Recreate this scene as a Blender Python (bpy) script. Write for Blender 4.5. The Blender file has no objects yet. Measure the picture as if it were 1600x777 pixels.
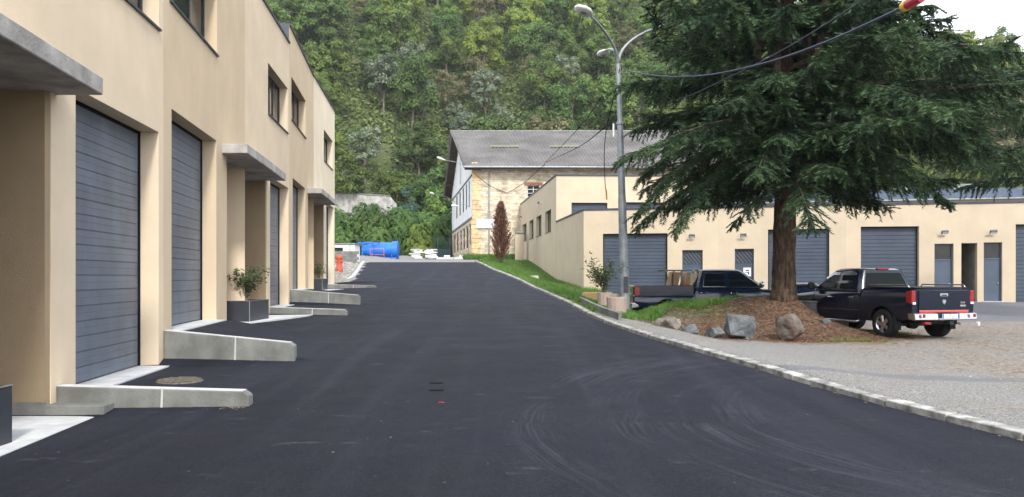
import bpy, bmesh, math, random
import numpy as np
from mathutils import Vector, Matrix
R = math.radians
sc = bpy.context.scene
col = sc.collection
random.seed(7)
rng = np.random.default_rng(7)

# ------------------------------------------------------------ camera, sky, sun, exposure
cam_d = bpy.data.cameras.new('camera'); cam = bpy.data.objects.new('camera', cam_d); col.objects.link(cam)
cam.location = (0, 0, 0); cam.rotation_euler = (R(90), 0, 0)
cam_d.sensor_width = 36; cam_d.lens = 27.0; cam_d.shift_y = 0.0272
cam_d.clip_start = .1; cam_d.clip_end = 3000
sc.camera = cam
SUN_AZ, SUN_EL = R(16), R(40)       # azimuth measured from -Y (behind the camera) towards +X
sund = Vector((math.sin(SUN_AZ)*math.cos(SUN_EL), -math.cos(SUN_AZ)*math.cos(SUN_EL), math.sin(SUN_EL)))
w = bpy.data.worlds.new('World'); sc.world = w; w.use_nodes = True
nt = w.node_tree; nt.nodes.clear()
wo = nt.nodes.new('ShaderNodeOutputWorld'); bg = nt.nodes.new('ShaderNodeBackground')
sky = nt.nodes.new('ShaderNodeTexSky'); sky.sky_type = 'NISHITA'; sky.sun_disc = False
sky.sun_elevation = SUN_EL; sky.sun_rotation = math.atan2(sund.x, sund.y)
sky.air_density = 1.0; sky.dust_density = 2.5; sky.ozone_density = 1.0
tc = nt.nodes.new('ShaderNodeTexCoord'); mp = nt.nodes.new('ShaderNodeMapping'); mp.inputs['Scale'].default_value = (1, 1, 2.6)
ns = nt.nodes.new('ShaderNodeTexNoise'); ns.inputs['Scale'].default_value = 1.6; ns.inputs['Detail'].default_value = 7
cr = nt.nodes.new('ShaderNodeValToRGB'); cr.color_ramp.elements[0].position = .33; cr.color_ramp.elements[1].position = .62
cr.color_ramp.elements[0].color = (.35, .35, .35, 1); cr.color_ramp.elements[1].color = (.95, .95, .95, 1)
mx = nt.nodes.new('ShaderNodeMix'); mx.data_type = 'RGBA'; mx.inputs[7].default_value = (8.6, 8.9, 9.5, 1)
nt.links.new(tc.outputs['Generated'], mp.inputs[0]); nt.links.new(mp.outputs[0], ns.inputs['Vector'])
nt.links.new(ns.outputs['Fac'], cr.inputs[0]); nt.links.new(cr.outputs[0], mx.inputs[0])
nt.links.new(sky.outputs[0], mx.inputs[6]); nt.links.new(mx.outputs[2], bg.inputs[0])
bg.inputs[1].default_value = 0.15; nt.links.new(bg.outputs[0], wo.inputs[0])
sd = bpy.data.lights.new('sun', 'SUN'); sun = bpy.data.objects.new('sun', sd); col.objects.link(sun)
sd.energy = 1.8; sd.angle = R(7); sd.color = (1, .97, .93)
sun.rotation_euler = sund.to_track_quat('Z', 'Y').to_euler()
sc.view_settings.view_transform = 'Standard'; sc.view_settings.look = 'None'
sc.view_settings.exposure = 0.98; sc.view_settings.gamma = 1.0

# ------------------------------------------------------------ helpers
def tag(o, label=None, cat=None, group=None, kind=None):
    if label: o['label'] = label
    if cat: o['category'] = cat
    if group: o['group'] = group
    if kind: o['kind'] = kind
    return o
def empty(name, loc=(0, 0, 0), rz=0, label=None, cat=None, group=None, kind=None):
    o = bpy.data.objects.new(name, None); col.objects.link(o); o.empty_display_size = .3
    o.location = loc; o.rotation_euler = (0, 0, rz)
    return tag(o, label, cat, group, kind)
class MB:
    def __init__(s): s.v = []; s.f = []
    def add(s, vs, fs):
        n = len(s.v); s.v += [tuple(v) for v in vs]; s.f += [tuple(n+i for i in f) for f in fs]; return s
    def box(s, x0, x1, y0, y1, z0, z1, M=None):
        vs = [Vector((x, y, z)) for z in (z0, z1) for y in (y0, y1) for x in (x0, x1)]
        if M is not None: vs = [M(*v) if callable(M) else M @ v for v in vs]
        fs = [(0, 2, 3, 1), (4, 5, 7, 6), (0, 1, 5, 4), (2, 6, 7, 3), (0, 4, 6, 2), (1, 3, 7, 5)]
        a = (vs[1]-vs[0]).cross(vs[2]-vs[0]).dot(vs[4]-vs[0]) if len(vs) else 1
        if a < 0: fs = [f[::-1] for f in fs]
        return s.add(vs, fs)
    def tube(s, pts, r, n=8, caps=True):
        pts = [Vector(p) for p in pts]; rs = r if isinstance(r, (list, tuple)) else [r]*len(pts)
        base = len(s.v); up = Vector((0, 0, 1)); prev = None
        for i, p in enumerate(pts):
            d = (pts[min(i+1, len(pts)-1)] - pts[max(i-1, 0)]).normalized()
            a = prev if prev is not None else (Vector((1, 0, 0)) if abs(d.z) > .9 else d.cross(up).normalized())
            a = (a - d*a.dot(d)).normalized(); prev = a; b = d.cross(a)
            for k in range(n):
                t = 2*math.pi*k/n; s.v.append(tuple(p + (a*math.cos(t) + b*math.sin(t))*rs[i]))
        for i in range(len(pts)-1):
            for k in range(n):
                k2 = (k+1) % n; s.f.append((base+i*n+k, base+i*n+k2, base+(i+1)*n+k2, base+(i+1)*n+k))
        if caps:
            s.f.append(tuple(base+k for k in range(n))[::-1]); e = base+(len(pts)-1)*n; s.f.append(tuple(e+k for k in range(n)))
        return s
    def lathe(s, prof, n=20, M=None):      # prof: (r, h) about the local z axis
        base = len(s.v)
        for r, h in prof:
            for k in range(n):
                t = 2*math.pi*k/n; v = Vector((r*math.cos(t), r*math.sin(t), h)); s.v.append(tuple(M @ v if M is not None else v))
        for i in range(len(prof)-1):
            for k in range(n):
                k2 = (k+1) % n; s.f.append((base+i*n+k, base+i*n+k2, base+(i+1)*n+k2, base+(i+1)*n+k))
        return s
    def prism(s, poly, a, b, fn):          # poly of 2-D points, extruded from a to b; fn(p, q, t) gives the point
        n = len(poly); vs = [Vector(fn(p, q, a)) for p, q in poly] + [Vector(fn(p, q, b)) for p, q in poly]
        fs = [tuple(range(n))[::-1], tuple(range(n, 2*n))] + [(i, (i+1) % n, n+(i+1) % n, n+i) for i in range(n)]
        return s.add(vs, fs)
    def build(s, name, mat, parent=None, smooth=False, bevel=0, kind=None, fix=True, auto=None):
        me = bpy.data.meshes.new(name); me.from_pydata(s.v, [], s.f)
        if fix:
            bm = bmesh.new(); bm.from_mesh(me); bmesh.ops.recalc_face_normals(bm, faces=bm.faces)
            if bevel:
                bmesh.ops.remove_doubles(bm, verts=bm.verts, dist=1e-5)
                bmesh.ops.bevel(bm, geom=list(bm.edges), offset=bevel, segments=1, affect='EDGES', clamp_overlap=True)
            bm.to_mesh(me); bm.free()
        me.materials.append(mat)
        if smooth:
            me.polygons.foreach_set('use_smooth', [True]*len(me.polygons))
            if auto: me.set_sharp_from_angle(angle=R(auto))
        o = bpy.data.objects.new(name, me); link(o, parent)
        if kind: o['kind'] = kind
        return o
def link(o, parent=None):
    col.objects.link(o)
    if parent is not None: o.parent = parent
    return o
def world_child(o, parent):                # the mesh is in world coordinates, the parent is an Empty somewhere else
    M = Matrix.Identity(4); p = parent
    while p is not None:
        M = (Matrix.Translation(p.location) @ p.rotation_euler.to_matrix().to_4x4()) @ M; 
        if p.parent is not None: M = p.matrix_parent_inverse @ M
        p = p.parent
    o.parent = parent; o.matrix_parent_inverse = M.inverted(); return o
def inst(src, parent=None, loc=None, rot=None, scale=None, name=None):
    o = bpy.data.objects.new(name or src.name.split('.')[0], src.data); link(o, parent)
    if loc is not None: o.location = loc
    if rot is not None: o.rotation_euler = rot
    if scale is not None: o.scale = scale
    return o
def copy_tree(o, parent=None):
    c = o.copy(); col.objects.link(c); c.parent = parent
    if parent is not None: c.matrix_parent_inverse = o.matrix_parent_inverse.copy()
    for ch in list(o.children): copy_tree(ch, c)
    return c
def np_quads(name, V, mat, parent=None, kind=None):      # V (n,4,3)
    n, K = V.shape[:2]; me = bpy.data.meshes.new(name)
    me.vertices.add(n*K); me.vertices.foreach_set('co', np.ascontiguousarray(V, dtype=np.float32).ravel())
    me.loops.add(n*K); me.loops.foreach_set('vertex_index', np.arange(n*K, dtype=np.int32))
    me.polygons.add(n); me.polygons.foreach_set('loop_start', np.arange(0, n*K, K, dtype=np.int32))
    me.update(calc_edges=True); me.materials.append(mat)
    o = bpy.data.objects.new(name, me); link(o, parent)
    if kind: o['kind'] = kind
    return o
def lerp(a, b, t): return a+(b-a)*t
def sm(x, a, b):
    t = min(1, max(0, (x-a)/(b-a))); return t*t*(3-2*t)
def tab(t, x):
    if x <= t[0][0]: return t[0][1]
    for (a, u), (b, v) in zip(t, t[1:]):
        if x <= b: return u+(v-u)*(x-a)/(b-a)
    return t[-1][1]

# ------------------------------------------------------------ materials
def mat(name, base, rough=.8, var=.12, scale=3.0, base2=None, bump=.0, bscale=40, spec=.4, metal=0, island=0, trans=0, objrand=0,
        streak=0, coat=0, detail=6, stretch=None, hue=0, lo=.35, hi=.68):
    m = bpy.data.materials.new(name); m.use_nodes = True; t = m.node_tree; N = t.nodes; L = t.links
    p = N['Principled BSDF']; p.inputs['Roughness'].default_value = rough; p.inputs['Metallic'].default_value = metal
    p.inputs['Specular IOR Level'].default_value = spec
    if coat: p.inputs['Coat Weight'].default_value = coat; p.inputs['Coat Roughness'].default_value = .04
    g = N.new('ShaderNodeNewGeometry'); 
    vec = g.outputs['Position']
    if stretch:
        mpn = N.new('ShaderNodeMapping'); mpn.inputs['Scale'].default_value = stretch; L.new(vec, mpn.inputs[0]); vec = mpn.outputs[0]
    n1 = N.new('ShaderNodeTexNoise'); n1.inputs['Scale'].default_value = scale; n1.inputs['Detail'].default_value = detail; n1.inputs['Roughness'].default_value = .6
    L.new(vec, n1.inputs['Vector'])
    b2 = base2 or tuple(max(0, c*(1-var*2)) for c in base); b1 = tuple(min(1, c*(1+var*.6)) for c in base)
    r = N.new('ShaderNodeValToRGB'); r.color_ramp.elements[0].position = lo; r.color_ramp.elements[1].position = hi
    r.color_ramp.elements[0].color = (*b2, 1); r.color_ramp.elements[1].color = (*b1, 1)
    L.new(n1.outputs['Fac'], r.inputs[0]); c = r.outputs[0]
    if streak:
        mp2 = N.new('ShaderNodeMapping'); mp2.inputs['Scale'].default_value = (3, 3, .35); L.new(g.outputs['Position'], mp2.inputs[0])
        n2 = N.new('ShaderNodeTexNoise'); n2.inputs['Scale'].default_value = 1.3; n2.inputs['Detail'].default_value = 5; L.new(mp2.outputs[0], n2.inputs['Vector'])
        mr = N.new('ShaderNodeMapRange'); mr.inputs[1].default_value = .35; mr.inputs[2].default_value = .7; mr.inputs[3].default_value = 1-streak; mr.inputs[4].default_value = 1.0
        L.new(n2.outputs['Fac'], mr.inputs[0])
        vm = N.new('ShaderNodeVectorMath'); vm.operation = 'SCALE'; L.new(c, vm.inputs[0]); L.new(mr.outputs[0], vm.inputs['Scale']); c = vm.outputs[0]
    if island or objrand:
        hs = N.new('ShaderNodeHueSaturation'); L.new(c, hs.inputs['Color']); c = hs.outputs[0]
        mr = N.new('ShaderNodeMapRange'); mr.inputs[3].default_value = 1-(island or 0); mr.inputs[4].default_value = 1+(island or 0)
        L.new(g.outputs['Random Per Island'], mr.inputs[0])
        val = mr.outputs[0]
        if objrand:
            oi = N.new('ShaderNodeObjectInfo'); m2 = N.new('ShaderNodeMapRange'); m2.inputs[3].default_value = 1-objrand; m2.inputs[4].default_value = 1+objrand
            L.new(oi.outputs['Random'], m2.inputs[0]); mm = N.new('ShaderNodeMath'); mm.operation = 'MULTIPLY'
            L.new(val, mm.inputs[0]); L.new(m2.outputs[0], mm.inputs[1]); val = mm.outputs[0]
            if hue:
                m3 = N.new('ShaderNodeMapRange'); m3.inputs[3].default_value = .5-hue; m3.inputs[4].default_value = .5+hue
                fr = N.new('ShaderNodeMath'); fr.operation = 'FRACT'; f2 = N.new('ShaderNodeMath'); f2.operation = 'MULTIPLY'; f2.inputs[1].default_value = 7.31
                L.new(oi.outputs['Random'], f2.inputs[0]); L.new(f2.outputs[0], fr.inputs[0]); L.new(fr.outputs[0], m3.inputs[0]); L.new(m3.outputs[0], hs.inputs['Hue'])
        L.new(val, hs.inputs['Value'])
    L.new(c, p.inputs['Base Color'])
    if bump:
        nb = N.new('ShaderNodeTexNoise'); nb.inputs['Scale'].default_value = bscale; nb.inputs['Detail'].default_value = 5; L.new(g.outputs['Position'], nb.inputs['Vector'])
        bn = N.new('ShaderNodeBump'); bn.inputs['Strength'].default_value = bump; bn.inputs['Distance'].default_value = .02
        L.new(nb.outputs['Fac'], bn.inputs['Height']); L.new(bn.outputs[0], p.inputs['Normal'])
    if trans:
        tr = N.new('ShaderNodeBsdfTranslucent'); L.new(c, tr.inputs[0]); ms = N.new('ShaderNodeMixShader'); ms.inputs[0].default_value = trans
        L.new(p.outputs[0], ms.inputs[1]); L.new(tr.outputs[0], ms.inputs[2]); L.new(ms.outputs[0], N['Material Output'].inputs[0])
    return m
M = {}
M['render'] = mat('beige_render', (.62, .495, .34), .92, .045, .9, bump=.25, bscale=90, spec=.15, streak=.035)
M['render_lit'] = mat('sunlit_beige_render', (.70, .575, .415), .92, .045, .9, bump=.25, bscale=90, spec=.15, streak=.03)  # beige render with grazing sunlight painted into a lighter base colour
M['render2'] = mat('cream_render', (.545, .455, .33), .92, .045, .8, bump=.25, bscale=60, spec=.15, streak=.03)
M['render_lit_far'] = mat('sunlit_far_render', (.78, .67, .50), .92, .045, .8, bump=.25, bscale=60, spec=.15, streak=.03)  # farthest left facet: stronger grazing sunlight put into the colour
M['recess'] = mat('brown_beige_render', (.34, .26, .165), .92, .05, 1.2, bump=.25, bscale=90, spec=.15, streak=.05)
M['concrete'] = mat('grey_concrete', (.235, .24, .22), .88, .16, 2.2, bump=.3, bscale=30, spec=.2, streak=.22)
M['concrete_old'] = mat('weathered_concrete', (.46, .45, .42), .92, .2, 1.6, base2=(.30, .285, .26), bump=.4, bscale=22, spec=.15, streak=.22)
M['concrete_light'] = mat('pale_concrete', (.55, .555, .55), .9, .1, 3, bump=.25, bscale=40, spec=.2)
M['kerb'] = mat('kerb_concrete', (.34, .335, .31), .9, .34, 5, bump=.4, bscale=35, island=.12, spec=.2, objrand=.14)
M['slat'] = mat('blue_grey_sheet_metal', (.14, .168, .212), .42, .12, 1.4, bump=.06, bscale=60, spec=.45, streak=.16, objrand=.05)
def smudge(m):
    t = m.node_tree; N, L = t.nodes, t.links; p = N['Principled BSDF']; c = p.inputs['Base Color'].links[0].from_socket
    g = N.new('ShaderNodeNewGeometry').outputs['Position']; f = mrange_(N, L, noise_(N, L, g, 1.9, 3), .62, .70)
    x = N.new('ShaderNodeMix'); x.data_type = 'RGBA'; x.inputs[7].default_value = (.075, .085, .11, 1); k = N.new('ShaderNodeMath'); k.operation = 'MULTIPLY'; k.inputs[1].default_value = .45
    L.new(f, k.inputs[0]); L.new(k.outputs[0], x.inputs[0]); L.new(c, x.inputs[6]); L.new(x.outputs[2], p.inputs['Base Color'])
def noise_(N, L, vec, s, d):
    n = N.new('ShaderNodeTexNoise'); n.inputs['Scale'].default_value = s; n.inputs['Detail'].default_value = d; L.new(vec, n.inputs['Vector']); return n.outputs['Fac']
def mrange_(N, L, v, a, b):
    n = N.new('ShaderNodeMapRange'); n.inputs[1].default_value = a; n.inputs[2].default_value = b; L.new(v, n.inputs[0]); return n.outputs[0]
smudge(M['slat'])
M['slat2'] = mat('blue_grey_roller_metal', (.062, .080, .112), .5, .1, 1.0, spec=.4, objrand=.03)
M['door'] = mat('blue_grey_door_paint', (.070, .095, .135), .45, .06, 2, spec=.4)
M['dark'] = mat('anthracite_metal', (.035, .04, .048), .45, .1, 4, spec=.45)
M['flash'] = mat('dark_coping_metal', (.045, .055, .075), .45, .15, 2, spec=.45)
M['fascia'] = mat('blue_grey_fascia', (.085, .115, .165), .5, .12, 2, spec=.4)
M['black'] = mat('matt_black', (.012, .012, .013), .9, .1, 3, spec=.1)
M['glass'] = mat('dark_window_glass', (.022, .028, .030), .06, .3, .8, spec=.35)
M['glassr'] = mat('dusty_window_glass', (.03, .032, .034), .55, .3, 2, spec=.12)
M['white'] = mat('white_plaster', (.84, .84, .82), .9, .08, .6, bump=.2, bscale=30, spec=.2, streak=.12)
M['whitep'] = mat('white_paint', (.78, .78, .77), .6, .04, 4, spec=.4)
M['stone'] = mat('golden_limestone', (.63, .55, .42), .95, .2, 1.6, base2=(.47, .39, .28), bump=.5, bscale=12, island=.22, spec=.1)
M['quoin'] = mat('ochre_quoin_stone', (.60, .46, .27), .95, .25, 2.5, base2=(.48, .32, .17), bump=.5, bscale=12, objrand=.2, spec=.1)
M['mortar'] = mat('lime_mortar', (.54, .48, .38), .95, .12, 3, bump=.4, bscale=20, spec=.1)
M['brickred'] = mat('red_brick_lintel', (.30, .13, .08), .9, .2, 5, spec=.1)
M['roof'] = mat('grey_fibre_cement', (.150, .143, .136), .9, .25, .35, base2=(.10, .094, .088), bump=.2, bscale=20, spec=.2)
M['roofy'] = mat('yellowed_roof_sheet', (.20, .185, .13), .8, .2, 2, spec=.2)
M['wood_dark'] = mat('dark_brown_wood', (.06, .04, .03), .8, .2, 6, spec=.2)
M['wood'] = mat('fresh_pine_boards', (.60, .40, .20), .8, .15, 5, stretch=(1, 6, 6), island=.1, spec=.2)
M['ply'] = mat('tan_board', (.40, .28, .16), .8, .1, 5, spec=.2)
M['bark'] = mat('fir_bark', (.11, .075, .052), .95, .3, 6, base2=(.028, .02, .016), bump=1.0, bscale=14, spec=.1, stretch=(2.2, 2.2, .5))
M['bark2'] = mat('grey_brown_limb_bark', (.17, .13, .105), .95, .3, 6, base2=(.07, .05, .04), bump=.6, bscale=14, spec=.1)
M['barkp'] = mat('pale_bark', (.20, .17, .13), .95, .3, 4, bump=.4, bscale=12, spec=.1)
M['gal'] = mat('galvanised_steel', (.33, .36, .38), .5, .14, 4, spec=.5, metal=.35, streak=.12)
M['chrome'] = mat('chrome', (.5, .5, .52), .24, .02, 3, metal=1, spec=.5)
M['cable'] = mat('blue_black_cable', (.03, .04, .075), .5, .1, 5, spec=.4)
M['red'] = mat('red_insulator', (.42, .02, .04), .35, .1, 5, spec=.5)
M['yellow'] = mat('yellow_tape', (.65, .45, .04), .5, .1, 5, spec=.4)
M['orange'] = mat('orange_red_plastic', (.55, .10, .05), .5, .1, 5, spec=.4)
M['blue'] = mat('blue_painted_steel', (.008, .15, .60), .45, .12, 1.2, spec=.5)
M['gravelagg'] = mat('exposed_aggregate', (.44, .36, .30), .95, .3, 60, base2=(.24, .18, .15), bump=.8, bscale=90, spec=.15)
M['rockb'] = mat('brown_rock', (.21, .19, .16), .92, .3, 3, base2=(.10, .085, .07), bump=.9, bscale=9, spec=.2)
M['rockg'] = mat('blue_grey_rock', (.135, .145, .148), .88, .3, 3, base2=(.06, .065, .07), bump=.9, bscale=9, spec=.25)
M['rockr'] = mat('rusty_rock', (.14, .13, .112), .9, .3, 3.2, base2=(.075, .05, .04), bump=.9, bscale=9, spec=.2)
M['soil'] = mat('dark_soil', (.05, .035, .025), 1, .3, 10, spec=.1)
M['tyre'] = mat('black_rubber', (.018, .018, .019), .85, .1, 8, spec=.2)
M['plastic'] = mat('black_trim_plastic', (.02, .02, .022), .6, .1, 5, spec=.3)
M['tlight'] = mat('red_lamp_lens', (.26, .008, .010), .2, .1, 8, spec=.6)
M['reflect'] = mat('red_reflective_strip', (.62, .06, .04), .4, .05, 8, spec=.5)
M['navy'] = mat('navy_black_car_paint', (.003, .006, .018), .15, .05, 2, spec=.3, coat=.3)
M['blueblack'] = mat('dark_blue_car_paint', (.009, .018, .045), .18, .05, 2, spec=.4, coat=.5)
M['carglass'] = mat('car_window_glass', (.010, .013, .013), .08, .1, 2, spec=.08)
M['amber'] = mat('amber_shade', (.35, .30, .2), .4, .05, 2)
M['manhole'] = mat('cast_iron', (.16, .14, .11), .8, .25, 20, bump=.3, spec=.3)
M['redpaint'] = mat('red_spray_paint', (.35, .02, .035), .7, .1, 8)

def leafmat(name, base, base2, island=.25, trans=.25, objrand=0, scale=.35, hue=0, rough=.6):
    return mat(name, base, rough, .1, scale, base2=base2, island=island, trans=trans, objrand=objrand, spec=.2, hue=hue, detail=3)
M['leafA'] = leafmat('mid_green_leaves', (.165, .24, .055), (.095, .15, .038), .3, .3, .28, hue=.012)
M['leafB'] = leafmat('yellow_green_leaves', (.23, .28, .055), (.15, .20, .042), .3, .3, .22, hue=.012)
M['leafC'] = leafmat('dark_green_leaves', (.115, .185, .05), (.065, .115, .032), .3, .25, .25, hue=.012)
M['leafS'] = leafmat('silvery_leaves', (.22, .26, .17), (.12, .16, .09), .4, .2, .2)
M['leafO'] = leafmat('olive_brown_leaves', (.21, .19, .095), (.13, .135, .06), .3, .25, .25, hue=.015)
M['leafG'] = leafmat('blue_green_needles', (.07, .13, .09), (.04, .09, .065), .25, .1, .05)
M['leafH'] = leafmat('glossy_sumac_leaves', (.105, .18, .042), (.06, .12, .03), .35, .3, .2, hue=.01, rough=.45)
M['leafW'] = leafmat('light_walnut_leaves', (.20, .26, .05), (.12, .19, .035), .25, .35)
M['needle'] = leafmat('fir_needles', (.070, .120, .050), (.018, .040, .021), .5, .12, scale=.9)
M['needled'] = leafmat('dead_brown_sprays', (.23, .115, .075), (.12, .058, .04), .35, .1, scale=2)
M['shrub'] = leafmat('laurel_leaves', (.07, .10, .035), (.04, .065, .025), .35, .2, scale=2)
M['grass'] = leafmat('grass_blades', (.13, .25, .05), (.09, .17, .038), .3, .3, scale=1.2)
M['ivy'] = leafmat('undergrowth_leaves', (.155, .195, .06), (.08, .12, .036), .4, .2, scale=.08)
M['litter'] = leafmat('fallen_needles', (.22, .135, .085), (.12, .065, .04), .5, 0, scale=2)
M['pebble'] = mat('pale_pebbles', (.33, .305, .265), .95, .2, 8, island=.4, spec=.1)
M['leaflit'] = mat('dry_leaf_crumbs', (.28, .22, .15), .95, .2, 8, island=.5, spec=.1)

# ---------- ground materials driven by position
def nodes(m):
    m.use_nodes = True; t = m.node_tree; return t, t.nodes, t.links, t.nodes['Principled BSDF']
def noise(N, L, vec, s, d=5, r=.6):
    n = N.new('ShaderNodeTexNoise'); n.inputs['Scale'].default_value = s; n.inputs['Detail'].default_value = d; n.inputs['Roughness'].default_value = r; L.new(vec, n.inputs['Vector']); return n.outputs['Fac']
def mrange(N, L, v, a, b, c=0, d=1, smooth=False):
    n = N.new('ShaderNodeMapRange'); n.interpolation_type = 'SMOOTHSTEP' if smooth else 'LINEAR'
    for i, q in enumerate((a, b, c, d)): n.inputs[i+1].default_value = q
    L.new(v, n.inputs[0]); return n.outputs[0]
def math_(N, L, op, a, b=None):
    n = N.new('ShaderNodeMath'); n.operation = op
    for i, q in enumerate((a, b)):
        if q is None: continue
        if isinstance(q, (int, float)): n.inputs[i].default_value = q
        else: L.new(q, n.inputs[i])
    return n.outputs[0]
def mixc(N, L, f, a, b):
    n = N.new('ShaderNodeMix'); n.data_type = 'RGBA'
    if isinstance(f, (int, float)): n.inputs[0].default_value = f
    else: L.new(f, n.inputs[0])
    for i, q in ((6, a), (7, b)):
        if isinstance(q, tuple): n.inputs[i].default_value = (*q, 1)
        else: L.new(q, n.inputs[i])
    return n.outputs[2]
def ramp(N, L, f, stops):
    n = N.new('ShaderNodeValToRGB'); e = n.color_ramp.elements
    while len(e) < len(stops): e.new(.5)
    for q, (p, c) in zip(e, stops): q.position = p; q.color = (*c, 1)
    L.new(f, n.inputs[0]); return n.outputs[0]
def bumpn(N, L, h, s, d, p):
    b = N.new('ShaderNodeBump'); b.inputs['Strength'].default_value = s; b.inputs['Distance'].default_value = d; L.new(h, b.inputs['Height']); L.new(b.outputs[0], p.inputs['Normal'])

def asphalt():
    m = bpy.data.materials.new('fresh_asphalt'); t, N, L, p = nodes(m)
    g = N.new('ShaderNodeNewGeometry').outputs['Position']
    fine = noise(N, L, g, 70, 4, .85); mid = noise(N, L, g, 1.1, 6); big = noise(N, L, g, .22, 4)
    base = ramp(N, L, fine, [(.36, (.001, .0015, .003)), (.56, (.009, .011, .022)), (.74, (.055, .059, .076))])
    grit = noise(N, L, g, 26, 4, .95); f = math_(N, L, 'ADD', mrange(N, L, mid, .3, .7, .78, 1.12), mrange(N, L, big, .3, .7, -.1, .22)); f = math_(N, L, 'MULTIPLY', f, mrange(N, L, grit, .38, .62, .45, 1.6))
    vm = N.new('ShaderNodeVectorMath'); vm.operation = 'SCALE'; L.new(base, vm.inputs[0]); L.new(f, vm.inputs['Scale']); c = vm.outputs[0]
    # curved tyre scrubs where vehicles turn into the yard
    sub = N.new('ShaderNodeVectorMath'); sub.operation = 'SUBTRACT'; sub.inputs[1].default_value = (6.3, 8.6, 0); L.new(g, sub.inputs[0])
    sx = N.new('ShaderNodeSeparateXYZ'); L.new(sub.outputs[0], sx.inputs[0])
    wob = noise(N, L, g, .35, 2)
    r = math_(N, L, 'SQRT', math_(N, L, 'ADD', math_(N, L, 'MULTIPLY', sx.outputs[0], sx.outputs[0]), math_(N, L, 'MULTIPLY', sx.outputs[1], sx.outputs[1])))
    r = math_(N, L, 'ADD', r, math_(N, L, 'MULTIPLY', wob, .7))
    cx = N.new('ShaderNodeCombineXYZ'); L.new(r, cx.inputs[0]); 
    ang = math_(N, L, 'ARCTAN2', sx.outputs[1], sx.outputs[0]); L.new(math_(N, L, 'MULTIPLY', ang, .12), cx.inputs[1])
    band = noise(N, L, cx.outputs[0], 1.3, 2); finel = noise(N, L, cx.outputs[0], 24, 1, .5)
    msk = math_(N, L, 'MULTIPLY', mrange(N, L, band, .47, .58), mrange(N, L, finel, .46, .60))
    msk = math_(N, L, 'MULTIPLY', msk, mrange(N, L, r, 3.2, 4.4)); msk = math_(N, L, 'MULTIPLY', msk, mrange(N, L, r, 7.8, 6.6))
    patch = noise(N, L, g, .5, 4); msk = math_(N, L, 'MULTIPLY', msk, mrange(N, L, patch, .36, .55)); msk = math_(N, L, 'MULTIPLY', msk, .24)
    c = mixc(N, L, msk, c, (.10, .105, .13))
    # pale dusty scuffs, mostly on the left lane
    mpn = N.new('ShaderNodeMapping'); mpn.inputs['Scale'].default_value = (1, 2.2, 1); mpn.inputs['Rotation'].default_value = (0, 0, .25); L.new(g, mpn.inputs[0])
    sc1 = noise(N, L, mpn.outputs[0], 1.25, 8, .75); sc2 = mrange(N, L, sc1, .60, .72)
    c = mixc(N, L, math_(N, L, 'MULTIPLY', sc2, .36), c, (.15, .15, .165))
    # lighter worn wheel paths along the road
    sp = N.new('ShaderNodeSeparateXYZ'); L.new(g, sp.inputs[0])
    mp3 = N.new('ShaderNodeMapping'); mp3.inputs['Scale'].default_value = (1.1, .05, .2); mp3.inputs['Rotation'].default_value = (0, 0, -.09); L.new(g, mp3.inputs[0])
    ln = noise(N, L, mp3.outputs[0], 1.6, 5); c = mixc(N, L, math_(N, L, 'MULTIPLY', mrange(N, L, ln, .5, .68), .1), c, (.085, .09, .115))
    # beyond the crest the old grey surface begins
    old = mrange(N, L, sp.outputs[1], 61.4, 62.0); c = mixc(N, L, old, c, (.22, .215, .205))
    L.new(c, p.inputs['Base Color']); L.new(mrange(N, L, mid, .3, .7, .66, .84), p.inputs['Roughness']); p.inputs['Specular IOR Level'].default_value = .25
    bumpn(N, L, math_(N, L, 'ADD', fine, grit), .9, .012, p); return m
M['asphalt'] = asphalt()

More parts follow.
